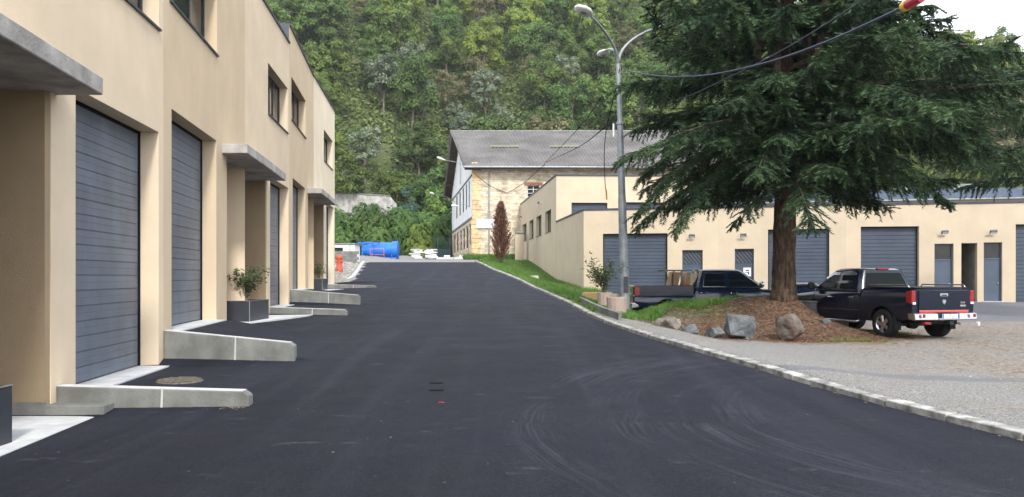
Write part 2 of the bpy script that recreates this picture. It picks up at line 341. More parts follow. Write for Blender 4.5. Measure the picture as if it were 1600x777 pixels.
def yard():
    m = bpy.data.materials.new('yard_and_bank'); t, N, L, p = nodes(m)
    g = N.new('ShaderNodeNewGeometry').outputs['Position']; s = N.new('ShaderNodeSeparateXYZ'); L.new(g, s.inputs[0]); X, Y, Z = s.outputs
    fine = noise(N, L, g, 38, 4, .8); f2 = noise(N, L, g, 11, 5, .75); mid = noise(N, L, g, .55, 5); big = noise(N, L, g, 2.1, 6)
    grav = ramp(N, L, fine, [(.34, (.07, .068, .064)), (.5, (.23, .225, .212)), (.68, (.48, .465, .435))])
    earth = ramp(N, L, f2, [(.34, (.085, .065, .05)), (.5, (.24, .20, .16)), (.68, (.44, .395, .33))])
    e = math_(N, L, 'ADD', mrange(N, L, X, 6.5, 9.5), mrange(N, L, mid, .35, .65, -.55, .55))
    e = math_(N, L, 'MULTIPLY', e, mrange(N, L, big, .3, .55)); 
    cl = N.new('ShaderNodeClamp'); L.new(e, cl.inputs[0]); c = mixc(N, L, cl.outputs[0], grav, earth)
    # darker repaired strip of old tar across the gravel
    pa = math_(N, L, 'MULTIPLY', mrange(N, L, Y, 12.0, 12.15), mrange(N, L, Y, 12.75, 12.6)); pa = math_(N, L, 'MULTIPLY', pa, mrange(N, L, X, 9.0, 8.0))
    pa = math_(N, L, 'MULTIPLY', pa, mrange(N, L, big, .35, .5)); c = mixc(N, L, math_(N, L, 'MULTIPLY', pa, .7), c, (.15, .16, .175))
    # old asphalt towards the workshops
    oa = math_(N, L, 'MULTIPLY', mrange(N, L, math_(N, L, 'ADD', Y, math_(N, L, 'MULTIPLY', mid, 4)), 29.5, 31), mrange(N, L, X, 2.5, 4.5))
    c = mixc(N, L, oa, c, ramp(N, L, f2, [(.3, (.13, .13, .145)), (.7, (.21, .21, .225))]))
    # needle-covered mound
    dx = math_(N, L, 'DIVIDE', math_(N, L, 'SUBTRACT', X, 7.6), 4.0); dy = math_(N, L, 'DIVIDE', math_(N, L, 'SUBTRACT', Y, 22.6), 3.6)
    d = math_(N, L, 'ADD', math_(N, L, 'MULTIPLY', dx, dx), math_(N, L, 'MULTIPLY', dy, dy))
    d = math_(N, L, 'ADD', d, math_(N, L, 'MULTIPLY', math_(N, L, 'SUBTRACT', big, .5), 1.4))
    nd = mrange(N, L, d, 1.15, .75); gp = math_(N, L, 'MULTIPLY', mrange(N, L, math_(N, L, 'ADD', X, math_(N, L, 'MULTIPLY', big, 2.0)), 7.2, 5.8), mrange(N, L, Y, 22.0, 23.2)); nd = math_(N, L, 'MULTIPLY', nd, math_(N, L, 'SUBTRACT', 1.0, math_(N, L, 'MULTIPLY', gp, .85)))
    need = ramp(N, L, f2, [(.32, (.050, .030, .020)), (.5, (.175, .105, .068)), (.70, (.36, .26, .18))])
    c = mixc(N, L, nd, c, need)
    # grass bank beside the kerb and the far-left verge
    gr = mrange(N, L, math_(N, L, 'ADD', math_(N, L, 'ADD', X, math_(N, L, 'MULTIPLY', big, 2)), math_(N, L, 'MULTIPLY', mid, 2)), 9.2, 7.6)
    gy = math_(N, L, 'MULTIPLY', mrange(N, L, math_(N, L, 'ADD', Y, math_(N, L, 'MULTIPLY', big, 2.5)), 23.2, 25.2), mrange(N, L, X, -6, -5))
    gm = math_(N, L, 'MULTIPLY', math_(N, L, 'MULTIPLY', gr, gy), mrange(N, L, Y, 76, 72)); 
    gcol0 = ramp(N, L, f2, [(.3, (.035, .065, .015)), (.55, (.075, .13, .025)), (.75, (.14, .17, .06))])
    gcol = mixc(N, L, math_(N, L, 'MULTIPLY', mrange(N, L, big, .52, .66), .6), gcol0, (.20, .17, .09)); c = mixc(N, L, gm, c, gcol)
    # sandy rubble left of the road
    L.new(c, p.inputs['Base Color']); p.inputs['Roughness'].default_value = .95; p.inputs['Specular IOR Level'].default_value = .12
    bumpn(N, L, math_(N, L, 'ADD', fine, f2), .8, .03, p); return m
M['yard'] = yard()
def hillm():
    m = bpy.data.materials.new('hillside_earth'); t, N, L, p = nodes(m)
    g = N.new('ShaderNodeNewGeometry').outputs['Position']
    c = ramp(N, L, noise(N, L, g, .12, 8, .7), [(.35, (.045, .065, .025)), (.58, (.08, .10, .04)), (.72, (.20, .165, .125))])
    L.new(c, p.inputs['Base Color']); p.inputs['Roughness'].default_value = 1; p.inputs['Specular IOR Level'].default_value = .05
    bumpn(N, L, noise(N, L, g, 1.5, 6), 1, .5, p); return m
M['hill'] = hillm()

# ------------------------------------------------------------ terrain functions
ZR = [(-40, -1.6), (-20, -1.62), (5, -1.65), (9.7, -1.64), (13.8, -1.48), (18, -1.38), (23.7, -1.2), (27, -.98), (37.5, -.55), (41, -.33), (50, .38), (57, .93), (61, 1.12), (80, 1.78), (104, 2.5), (160, 4)]
XRT = [(-40, 15.8), (7.67, 5.12), (11.4, 4.28), (14.5, 3.62), (17.8, 3.0), (20.8, 2.6), (23.8, 2.30), (28, 1.87), (34, 1.30), (41, .55), (46, -.35), (51, -1.4), (57, -2.35), (61, -2.9), (66, -3.2)]
XLT = [(41, -9.0), (44, -9.0), (50, -9.9), (57, -11.0), (61, -11.6), (66, -12)]
def zr(y):     # smoothed road profile
    return (tab(ZR, y-1.5)+tab(ZR, y)*2+tab(ZR, y+1.5))/4
def xr(y): return (tab(XRT, y-1)+tab(XRT, y)*2+tab(XRT, y+1))/4
SIDE = [(17, -1.6), (24, -1.68), (30, -1.68), (40, -1.3), (46, -.7), (56, -.24), (66, .9), (71, 1.4), (80, 1.75), (104, 2.45)]
def gz(x, y):
    r = zr(y); e = xr(y)
    yard_ = lerp(-1.68, -1.36, sm(y, 33, 43)) if y > 17 else -1.66
    far = lerp(tab(SIDE, y), yard_, sm(x, 4.5, 7.5))
    if y > 50: far = lerp(far, tab(SIDE, y), sm(y, 50, 56))
    width = lerp(2.5, 3.6, sm(y, 16, 26))
    z = lerp(r+.07, far, sm(x, e+.25, e+.25+width)) if x > e+.2 else r-.10
    core = sm(x, 3.2, 5.6)*sm(10.9, 0, 1) if False else sm(x, 3.0, 5.2)*(1-sm(x, 8.8, lerp(10.8, 9.5, sm(y, 21.6, 23.2))))
    m = -1.68+(lerp(.62, .90, sm(x, 4.0, 8.2))+.05*math.sin(x*3.1+y*1.3)+.03*math.sin(x*9.1+y*4.3)*math.sin(y*7.7-x*3)+.16*math.exp(-((x-8.5)**2+(y-24.2)**2)/1.6))*core*sm(y, 20.0, 24.6)*(1-sm(y, 26.2, 27.2))
    if x > e: z = max(z, m)
    if x > e+.3 and y < 60:
        z += .018*math.sin(x*2.3+y*1.1)*math.sin(y*1.7-x*.6)
    if x < -5 and y < 41: z = r-.5
    if x < -5 and y >= 41:
        l = tab(XLT, y); z = r-.1 if x > l else lerp(r+.08, max(r, .2)+.35, sm(l-x, .2, 2.5))
    return z

# ------------------------------------------------------------ ground, road
def axis(parts):
    out = []
    for a, b, n in parts: out += [lerp(a, b, i/n) for i in range(n)]
    out.append(parts[-1][1]); return out
xs = axis([(-700, -60, 8), (-60, -14, 12), (-14, -4, 20), (-4, 14, 120), (14, 40, 26), (40, 120, 10), (120, 800, 8)])
ys = axis([(-300, -20, 6), (-20, 4, 12), (4, 19, 38), (19, 29, 50), (29, 60, 45), (60, 120, 30), (120, 900, 10)])
b = MB(); b.v = [(x, y, gz(x, y)) for y in ys for x in xs]; nx = len(xs)
b.f = [(j*nx+i, j*nx+i+1, (j+1)*nx+i+1, (j+1)*nx+i) for j in range(len(ys)-1) for i in range(nx-1)]
tag(b.build('ground', M['yard'], smooth=True, fix=False), kind='structure')

# left building facets: (Y0, X0) .. (Y1, X1)
FAC = [((-7.0, -4.0), (0.0, -4.62)), ((0.0, -4.62), (6.7, -5.35)), ((6.7, -5.40), (13.49, -6.125)), ((13.49, -6.125), (20.3, -7.06)), ((20.3, -7.06), (26.7, -7.745)), ((26.7, -7.745), (33.7, -8.70)), ((33.7, -8.70), (41.1, -9.49))]
FAC[0] = ((-7.0, -3.75), (0.0, -4.50)); FAC[1] = ((0.0, -4.50), (6.7, -5.40))
FT = [(-7, -3.75), (0, -4.5), (6.7, -5.40), (13.49, -6.125), (20.3, -7.06), (26.7, -7.745), (33.7, -8.70), (41.1, -9.49)]
def facx(y): return tab(FT, y)
FLOOR = [(-7, -1.7), (9.71, -1.7), (9.72, -1.545), (13.58, -1.545), (13.6, -.985), (17.4, -.985), (18.6, -1.17), (23.52, -1.17), (23.54, -.985), (26.98, -.985), (27.0, -.50), (31.4, -.50), (32.6, -.62), (37.5, -.62), (37.52, -.42), (41.1, -.40)]
def roadz(x, y):
    r = zr(y)
    if y <= 41.1 and x < facx(y)+2.6:
        t = min(1, max(0, (facx(y)+2.6-x)/2.3)); f = tab(FLOOR, y) - .012
        return lerp(r, f, t*t*(3-2*t)*.35+t*.65)
    return r
yr = axis([(-30, 4, 17), (4, 9.715, 12)]) + [9.725] + axis([(10.2, 13.585, 8)]) + [13.605] + axis([(14, 23.525, 20)]) + [23.545] + axis([(24, 26.985, 8)]) + [27.005] + axis([(27.5, 37.505, 20)]) + [37.525] + axis([(38, 41.1, 6)]) + [41.15] + axis([(42, 66, 32), (66, 108, 14)])
b = MB(); ncol = 34
for y in yr:
    x0 = facx(y)-.9 if y <= 41.1 else tab(XLT, y); x1 = xr(y)
    if y > 61: x0 = lerp(x0, -24, sm(y, 61, 66)); x1 = x1 if y < 76 else -4
    if y > 78: x1 = lerp(-4.2, -8.4, min(1, (y-79)/27)) if y > 79 else -4
    for i in range(ncol):
        t = i/(ncol-1); t = t*.55+.45*t*t if True else t
        x = lerp(x0, x1, t); b.v.append((x, y, roadz(x, y)))
b.f = [(j*ncol+i, j*ncol+i+1, (j+1)*ncol+i+1, (j+1)*ncol+i) for j in range(len(yr)-1) for i in range(ncol-1)]
tag(b.build('road', M['asphalt'], smooth=True, fix=False), kind='structure')

# kerb on the right, stone by stone
kerb = empty('kerb', (xr(15), 15, zr(15)), kind='structure')
kb = MB(); kb.box(0, 1, 0, .17, -.2, 0); kst = None
def kerb_run(parent, fx, y0, y1, side, top, wid, mname, step=1.0, hi=None):
    y = y0; out = []
    while y < y1:
        dx = fx(y+.5)-fx(y-.5); L_ = step/math.sqrt(1+dx*dx); ya, yb = y, min(y+L_, y1)
        xa, xb = fx(ya), fx(yb); n = Vector((yb-ya, -(xb-xa), 0)).normalized()*side; q = Vector((xb-xa, yb-ya, 0)).normalized()*.009
        j = random.uniform(-.008, .008); bb = MB(); vs = []
        for dz in (None, top):
            for (px, py, s_) in ((xa, ya, 1), (xb, yb, -1)):
                for k in (0, wid):
                    zz = zr(py)-.25 if dz is None else zr(py)+dz+j - (.012 if k == 0 else 0)
                    ins = .02 if (dz is not None and k == 0) else 0
                    vs.append((px+n.x*(k+ins)+q.x*s_, py+n.y*(k+ins)+q.y*s_, zz))
        bb.add(vs, [(0, 2, 3, 1), (4, 5, 7, 6), (0, 1, 5, 4), (2, 6, 7, 3), (0, 4, 6, 2), (1, 3, 7, 5)])
        o = bb.build('kerb_stone', M[mname], bevel=.008); world_child(o, parent); y = yb
kerb_run(kerb, xr, -4, 62, 1, .085, .19, 'kerb')
kerb2 = empty('raised_kerb', (2.9, 23, -1.1), label='short raised grey concrete kerb behind the main kerb, beside the stone planters', cat='kerb')
kerb_run(kerb2, lambda y: xr(y)+.36, 21.2, 27.0, 1, .27, .11, 'concrete', 2.0)
kerb3 = empty('kerb', (-10, 50, .3), kind='structure')
kerb_run(kerb3, lambda y: tab(XLT, y), 42.5, 60, -1, .12, .2, 'concrete_light')

# ------------------------------------------------------------ facade helper
class Frame:                               # u along the facade, d outwards, z up
    def __init__(s, p0, p1, flip=1):
        s.o = Vector((p0[0], p0[1], 0)); v = Vector((p1[0]-p0[0], p1[1]-p0[1], 0)); s.L = v.length; s.t = v.normalized(); s.n = Vector((s.t.y, -s.t.x, 0))*flip
    def __call__(s, u, d, z): return s.o+s.t*u+s.n*d+Vector((0, 0, z))
    def at(s, k):                          # u where the sight line x/y = k crosses the facade
        return -(s.o.x-k*s.o.y)/(s.t.x-k*s.t.y)
def px(f, x): return f.at((x-800)/1200)
def facet(F, root, z0, z1, ops, th, m, name='wall'):
    us = sorted(set([0, F.L]+[o[0] for o in ops]+[o[1] for o in ops])); zs = sorted(set([z0, z1]+[o[2] for o in ops]+[o[3] for o in ops]))
    us = [u for u in us if -1e-6 <= u <= F.L+1e-6]
    def solid(i, j):
        if i < 0 or j < 0 or i >= len(us)-1 or j >= len(zs)-1: return False
        u = (us[i]+us[i+1])/2; z = (zs[j]+zs[j+1])/2
        return not any(o[0] < u < o[1] and o[2] < z < o[3] for o in ops)
    b = MB(); q = lambda *p: b.add([F(*x) for x in p], [(0, 1, 2, 3)])
    for i in range(len(us)-1):
        for j in range(len(zs)-1):
            if not solid(i, j): continue
            a, c, e, g = us[i], us[i+1], zs[j], zs[j+1]
            q((a, 0, e), (c, 0, e), (c, 0, g), (a, 0, g)); q((a, -th, e), (c, -th, e), (c, -th, g), (a, -th, g))
            if not solid(i-1, j): q((a, 0, e), (a, -th, e), (a, -th, g), (a, 0, g))
            if not solid(i+1, j): q((c, 0, e), (c, -th, e), (c, -th, g), (c, 0, g))
            if not solid(i, j-1): q((a, 0, e), (a, -th, e), (c, -th, e), (c, 0, e))
            if not solid(i, j+1): q((a, 0, g), (a, -th, g), (c, -th, g), (c, 0, g))
    bm = bmesh.new(); vs = {}
    for f in b.f:
        ff = []
        for i in f:
            k = tuple(round(c, 4) for c in b.v[i]); 
            if k not in vs: vs[k] = bm.verts.new(b.v[i])
            ff.append(vs[k])
        try: bm.faces.new(ff)
        except ValueError: pass
    bmesh.ops.recalc_face_normals(bm, faces=bm.faces)
    me = bpy.data.meshes.new(name); bm.to_mesh(me); bm.free(); me.materials.append(m)
    o = bpy.data.objects.new(name, me); col.objects.link(o); world_child(o, root); return o
def fbox(F, root, name, m, u0, u1, d0, d1, z0, z1, bevel=0, kind=None):
    o = MB().box(u0, u1, d0, d1, z0, z1, F).build(name, m, bevel=bevel, kind=kind); return world_child(o, root)
def slat_door(F, root, u0, u1, z0, z1, d, n, mslat, parts=True):
    """sectional door: frame rails and real slats with grooves between them"""
    e = empty('garage_door', F((u0+u1)/2, d, z0)); world_child(e, root)
    e.location = F((u0+u1)/2, d, z0) ; e.matrix_parent_inverse = Matrix.Translation(-root.location); 
    rb = MB(); rb.box(u0, u0+.04, d-.01, d+.03, z0, z1, F); rb.box(u1-.04, u1, d-.01, d+.03, z0, z1, F); rb.box(u0+.04, u1-.04, d-.01, d+.028, z1-.05, z1, F); rb.box(u0, u1, d-.14, d-.10, z0, z1, F)
    o = rb.build('rail', M['black']); world_child(o, e)
    h = (z1-.05-z0-.02)/n; big = MB(); lip = .006 if parts else .018
    for i in range(n):
        za = z0+.02+i*h; g = .0005 if i % 3 else .003
        prof = [(-.06, za-.0), (-.012, za), (-.012, za+g), (0, za+g+.004), (0, za+h*.5-.004), (-.004, za+h*.5), (0, za+h*.5+.004), (0, za+h-lip-.008), (lip, za+h-lip), (lip, za+h-.003), (-.012, za+h-.001), (-.06, za+h-.001)]
        bb = big if not parts else MB()
        bb.prism(prof, u0+.045, u1-.045, lambda p, q, t: F(t, d+p, q))
        if parts: world_child(bb.build('slat', mslat), e)
    if not parts: o = big.build('slats', mslat, kind='stuff'); world_child(o, e)
    return e
def window(F, root, u0, u1, z0, z1, d, mull=1, deep=.05, sill=True, m='dark', bars=0, pm='glass'):
    e = MB(); fw = .06
    for a in ((u0, u0+fw, z0, z1), (u1-fw, u1, z0, z1), (u0+fw, u1-fw, z0, z0+fw), (u0+fw, u1-fw, z1-fw, z1)):
        e.box(a[0], a[1], d-deep, d+.01, a[2], a[3], F)
    for k in range(mull):
        c = lerp(u0, u1, (k+1)/(mull+1)); e.box(c-.04, c+.04, d-deep, d+.006, z0+fw, z1-fw, F)
    for k in range(bars):
        c = lerp(z0, z1, (k+1)/(bars+1)); e.box(u0+fw, u1-fw, d-deep, d+.004, c-.03, c+.03, F)
    wo_ = e.build('window', M[m]); world_child(wo_, root)
    for k in range(mull+1):
        a, c = lerp(u0, u1, k/(mull+1)), lerp(u0, u1, (k+1)/(mull+1))
        p = MB().box(a+.04, c-.04, d-deep-.02, d-.02, z0+.03, z1-.03, F).build('pane', M[pm])
        p.parent = wo_; p.matrix_parent_inverse = wo_.matrix_parent_inverse.copy() if False else Matrix.Identity(4)
    if sill:
        s = MB().box(u0-.02, u1+.02, d+.01, .045, z0-.035, z0-.002, F).build('sill', M['flash']); s.parent = wo_
    return wo_
def wall_lamp(F, root, u, z, flood=True, d=0):
    if flood:
        b = MB().box(u-.05, u+.05, d, d+.06, z-.06, z+.06, F); b.box(u-.02, u+.02, d+.06, d+.22, z-.01, z+.03, F)
        o = b.build('wall_lamp', M['whitep']); world_child(o, root)
        c = MB(); c.add([F(u-.17, d+.20, z-.14), F(u+.17, d+.20, z-.14), F(u+.17, d+.32, z-.02), F(u-.17, d+.32, z-.02), F(u-.17, d+.16, z-.08), F(u+.17, d+.16, z-.08), F(u+.17, d+.28, z+.06), F(u-.17, d+.28, z+.06)],
              [(0, 1, 2, 3), (4, 5, 6, 7), (0, 1, 5, 4), (2, 3, 7, 6), (0, 3, 7, 4), (1, 2, 6, 5)])
        s = c.build('lamp_head', M['dark']); s.parent = o
        l = MB().add([F(u-.14, d+.213, z-.15), F(u+.14, d+.213, z-.15), F(u+.14, d+.317, z-.046), F(u-.14, d+.317, z-.046)], [(0, 1, 2, 3)]).build('lens', M['whitep']); l.parent = o
    else:
        M4 = Matrix.Translation(F(u, d, z)) @ F.n.to_track_quat('Z', 'Y').to_matrix().to_4x4()
        b = MB().lathe([(.005, .11), (.09, .10), (.15, .07), (.18, .03), (.185, 0)], 18, M4 @ Matrix.Diagonal((1, 1, 1, 1)))
        for i, v in enumerate(b.v): b.v[i] = (v[0], v[1], z+(v[2]-z)*1.0)
        o = b.build('wall_lamp', M['whitep'], smooth=True); world_child(o, root)
    return o

# ------------------------------------------------------------ left building
LB = empty('workshop_building', (-9, 17, -1), label='long beige rendered workshop block on the left with blue-grey garage doors and concrete canopies', cat='building')
fl = [-1.75, -1.7, -1.54, -.98, -.98, -.50, -.40]          # floor of each facet's door
top = [6.9, 7.5, 7.5, 8.08, 8.08, 8.73, 8.78]
door = [(-3.4, -.1), (0.5, 3.8), (10.15, 13.26), (13.96, 17.25), (23.5, 26.55), (27.5, 30.9), (37.7, 40.7)]
win = [None, (0.5, 3.9, 4.3, 5.8), (10.0, 13.28, 4.27, 5.8), (13.85, 17.32, 4.98, 6.5), (23.2, 26.4, 4.92, 6.46), (27.2, 31.0, 5.57, 7.08), (36.9, 40.2, 5.57, 7.07)]
rec = [(4.6, 9.49, 2.28), (18.25, 23.0, 2.86), (31.75, 36.95, 3.42)]
Fs = [Frame((a[1], a[0]), (c[1], c[0])) for a, c in FAC]
def uy(F, y): return (y-F.o.y)/F.t.y
for i, F in enumerate(Fs):
    ops = [(uy(F, door[i][0]), uy(F, door[i][1]), fl[i], fl[i]+4.03)]
    if win[i]: a = win[i]; ops.append((uy(F, a[0]), uy(F, a[1]), a[2], a[3]))
    y0, y1 = FAC[i][0][0], FAC[i][1][0]
    for (ra, rb, rz) in rec:
        a, c = max(ra, y0), min(rb, y1)
        if c > a+.05: ops.append((uy(F, a), uy(F, c), -3.0, rz))
    facet(F, LB, -3.0, top[i], ops, .85, (M['render_lit'] if i in (2, 4) else (M['render_lit_far'] if i == 6 else M['render'])))  # facets turned to the sun take the tones with sunlight painted in
    slat_door(F, LB, ops[0][0], ops[0][1], fl[i], fl[i]+4.03, -.33, 18, M['slat'], parts=(i >= 2))
    # threshold slab
    fbox(F, LB, 'threshold', M['concrete_light'], ops[0][0]-.02, ops[0][1]+.05, -.34, .20, fl[i]-.3, fl[i]+.004)
    fbox(F, LB, 'door_head', M['black'], ops[0][0]+.002, ops[0][1]-.002, -.40, -.345, fl[i]+3.9, fl[i]+4.028)
    if win[i]:
        a = ops[1]; window(F, LB, a[0]+.003, a[1]-.003, a[2]+.003, a[3]-.003, -.28, 2, .06)
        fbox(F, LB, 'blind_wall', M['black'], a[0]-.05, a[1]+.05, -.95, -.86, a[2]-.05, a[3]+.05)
    # coping
    fbox(F, LB, 'coping', M['flash'], 0.002, F.L-.002, -.42, .045, top[i], top[i]+.07)
# dark clad returns where the parapet steps up
for i, nm in ((2, 0), (4, 0)):
    F = Fs[i+1]; fbox(F, LB, 'parapet_cladding', M['flash'], -.015, 0, -.86, -.004, top[i]+.06, top[i+1]+.055)
# body: roof slab, back, ends
for y0, y1, zt in ((-7, 13.4, 7.2), (13.4, 26.7, 7.8), (26.7, 41.1, 8.4)):
    x1 = facx(y1)-.86; b = MB(); b.add([(-19, y0+.01, zt-.3), (facx(y0)-.8, y0+.01, zt-.3), (x1, y1-.01, zt-.3), (-19, y1-.01, zt-.3), (-19, y0+.01, zt), (facx(y0)-.8, y0+.01, zt), (x1, y1-.01, zt), (-19, y1-.01, zt)],
        [(0, 3, 2, 1), (4, 5, 6, 7), (0, 1, 5, 4), (1, 2, 6, 5), (2, 3, 7, 6), (3, 0, 4, 7)])
    world_child(b.build('roof', M['concrete']), LB)
for y in (-7, 40.75):
    world_child(MB().box(-19, facx(y)-.86, y, y+.35, -3, 8.3).build('end_wall', M['render']), LB)
world_child(MB().box(-19.4, -19, -7, 41.1, -3, 8.3).build('back_wall', M['render']), LB)
for k, (ra, rb, rz) in enumerate(rec):
    xa, xb = facx(ra), facx(rb); fz = (-1.70, -1.165, -.61)[k]
    # recess back wall, side walls and floor slab
    dd = 1.15 if k else 1.4
    b = MB(); b.add([(xa-dd, ra-.2, -3), (xb-dd, rb+.2, -3), (xb-dd-.2, rb+.2, -3), (xa-dd-.2, ra-.2, -3), (xa-dd, ra-.2, rz+.2), (xb-dd, rb+.2, rz+.2), (xb-dd-.2, rb+.2, rz+.2), (xa-dd-.2, ra-.2, rz+.2)],
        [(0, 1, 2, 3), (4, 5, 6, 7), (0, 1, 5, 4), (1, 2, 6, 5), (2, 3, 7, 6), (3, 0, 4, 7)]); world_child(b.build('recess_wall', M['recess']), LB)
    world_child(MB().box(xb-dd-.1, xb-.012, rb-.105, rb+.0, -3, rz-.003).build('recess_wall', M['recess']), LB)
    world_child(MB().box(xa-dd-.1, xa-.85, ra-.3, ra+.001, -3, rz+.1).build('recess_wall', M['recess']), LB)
    # plinth
    world_child(MB().box(xb-dd-.05, xb+.004, rb-.125, rb-.105, fz-.2, fz+.16).build('plinth', M['concrete']), LB)
    # glazed entrance door in the back wall
    Fd = Frame((xa-dd, ra), (xb-dd, rb)); L_ = Fd.L
    for (ua, ub) in ((L_*.42, L_*.42+1.0), (L_-.62, L_-.06)):
        d = MB().box(ua, ub, .002, .05, fz, fz+2.9, Fd).build('entrance_door', M['dark']); world_child(d, LB)
        g = MB().box(ua+.09, ub-.09, .05, .056, fz+.12, fz+2.78, Fd).build('pane', M['glass']); g.parent = d
        if ub-ua > .9:
            h = MB().box(ub-.16, ub-.12, .056, .10, fz+.9, fz+1.2, Fd).build('handle', M['gal']); h.parent = d
    # canopy slab with weathered concrete
    out = .58; ya, yb = (4.5, 9.65, 2.28) [:2] if k == 0 else ((17.8, 22.96) if k == 1 else (31.6, 36.9))
    pts = [(facx(ya)+out, ya), (facx(yb)+out, yb), (facx(yb)-.0, yb), (xb-dd, min(yb, rb)-.001), (xa-dd, ra+.01), (facx(ra)-.0, ra+.01), (facx(ya), ya)]
    pts = [(facx(ya)+out, ya), (facx((ya+yb)/2)+out+.06, (ya+yb)/2), (facx(yb)+out, yb), (facx(yb)-.02, yb), (facx(yb)-.9, rb-.02), (facx(ra)-.9, ra+.02), (facx(ya)-.02, ya)]
    th = .215; lip = MB(); lip.prism(pts, rz-.004, rz+th, lambda p, q, t: (p, q, t))
    world_child(lip.build('canopy', M['concrete_old'], bevel=.012), LB)
    # dark ceiling lip
    F = Fs[(1, 3, 5)[k]]
    pf = [(facx(ra)-.2, ra+.6), (facx(rb)-.2, rb-.15), (facx(rb)+.34, rb-.15), (facx(ra)+.34, ra+.6)]
    sl = MB(); o0, o1 = ((.55, .62), (.10, 1.30), (.3, .95))[k]; sp = [(facx(ra)-dd+.002, ra+.01), (facx(rb)-dd+.002, rb-.015), (facx(rb)+.02, rb+.01), (facx(rb)+o1, rb+(.10 if k == 0 else .4)), (facx(ra)+o0, ra+.0)]
    sl.prism(sp, fz-.35, fz+.003, lambda p, q, t: (p, q, t)); world_child(sl.build('entrance_slab', M['concrete_light']), LB)
    if k: wall_lamp(Frame((xa-dd, ra), (xb-dd, rb)), LB, uy(Frame((xa-dd, ra), (xb-dd, rb)), rb-.95), fz+3.15 if k == 1 else fz+2.7, flood=False)

# low concrete ramp walls
def ramp_wall(y, xe, z0, z1, zb0, zb1, label, th=.17, joint=True, step=None):
    x0 = facx(y)-.0+.005
    e = empty('ramp_wall', (x0, y, zb0), label=label, cat='low wall', group='low concrete ramp walls along the garage fronts')
    ch = .07
    b = MB(); pr = [(x0, zb0-.3), (xe, zb1-.3), (xe, z1-.05), (xe-ch, z1), (x0, z0)]
    b.prism(pr, y, y+th, lambda p, q, t: (p, t, q)); o = b.build('wall_segment', M['concrete'], bevel=.012); world_child(o, e)
    world_child(MB().prism([(x0, z0+.001), (x0, z0+.010), (xe-ch-.01, z1+.010), (xe-ch-.01, z1+.001)], y+.006, y+th-.006, lambda p, q, t: (p, t, q)).build('skylit_top_cap', M['concrete_light']), e)  # pale cap: sky light on the wall top painted in, plus cleaner concrete
    if joint:
        xm = lerp(x0, xe, .55); zt = lerp(z0, z1, .55)
        world_child(MB().prism([(xm-.010, zt-.0), (xm+.012, zt-.003), (xm+.0, zb0-.2), (xm-.03, zb0-.2)], y-.004, y+.001, lambda p, q, t: (p, t, q)).build('mortar_joint', M['concrete_light']), e)
    return e
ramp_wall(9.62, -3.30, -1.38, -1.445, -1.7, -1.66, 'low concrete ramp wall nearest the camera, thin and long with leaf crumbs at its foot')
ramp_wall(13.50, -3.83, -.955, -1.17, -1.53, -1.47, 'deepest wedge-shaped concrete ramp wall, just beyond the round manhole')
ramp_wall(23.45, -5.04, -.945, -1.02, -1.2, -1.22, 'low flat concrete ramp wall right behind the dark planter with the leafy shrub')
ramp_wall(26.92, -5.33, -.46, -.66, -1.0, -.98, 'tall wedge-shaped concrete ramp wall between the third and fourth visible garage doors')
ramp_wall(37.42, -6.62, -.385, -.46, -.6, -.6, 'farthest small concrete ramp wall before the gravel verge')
tag(MB().box(facx(9.5)-.02, facx(9.5)+.72, 9.36, 9.612, -1.95, -1.575).build('step_block', M['concrete'], bevel=.01), 'small concrete step block against the foot of the nearest ramp wall', 'step')

# plant boxes
def plant_box(x0, x1, y0, y1, z, h, label, shrub=None, n=0, hs=1.0, seed=1, slab=None):
    e = empty('planter_box', ((x0+x1)/2, (y0+y1)/2, z), label=label, cat='planter', group='dark metal planter boxes at the entrances')
    b = MB(); t = .03
    for a in ((x0, x1, y0, y0+t), (x0, x1, y1-t, y1), (x0, x0+t, y0+t, y1-t), (x1-t, x1, y0+t, y1-t)): b.box(*a, z, z+h)
    world_child(b.build('box_panel', M['dark'], bevel=.004), e)
    world_child(MB().box(x0+t, x1-t, y0+t, y1-t, z+.05, z+h-.06).build('soil', M['soil']), e)
    r = MB(); r.box(x1-.012, x1+.004, y0-.004, y0+.012, z, z+h+.003); r.box(x0, x1+.004, y0-.005, y0+.01, z+h, z+h+.012); r.box(x1-.01, x1+.005, y0+.01, y1, z+h, z+h+.012)
    world_child(r.build('edge_trim', M['gal']), e)
    return e
def leaf_cloud(centers, n, rad, size, r_, aspect=.45, up=.3, droop=0):
    c = np.asarray(centers)[r_.integers(0, len(centers), n)]
    p = c + r_.normal(0, 1, (n, 3))*np.asarray(rad)
    d = r_.normal(0, 1, (n, 3)); d[:, 2] = d[:, 2]*.6-droop; d /= np.linalg.norm(d, axis=1)[:, None]
    nn = r_.normal(0, 1, (n, 3)); nn[:, 2] += up*3; s = np.cross(d, nn); s /= np.linalg.norm(s, axis=1)[:, None]+1e-9
    L_ = size*r_.uniform(.6, 1.3, n)[:, None]
    return np.stack([p, p+d*L_*.5+s*L_*aspect*.5, p+d*L_, p+d*L_*.5-s*L_*aspect*.5], 1)
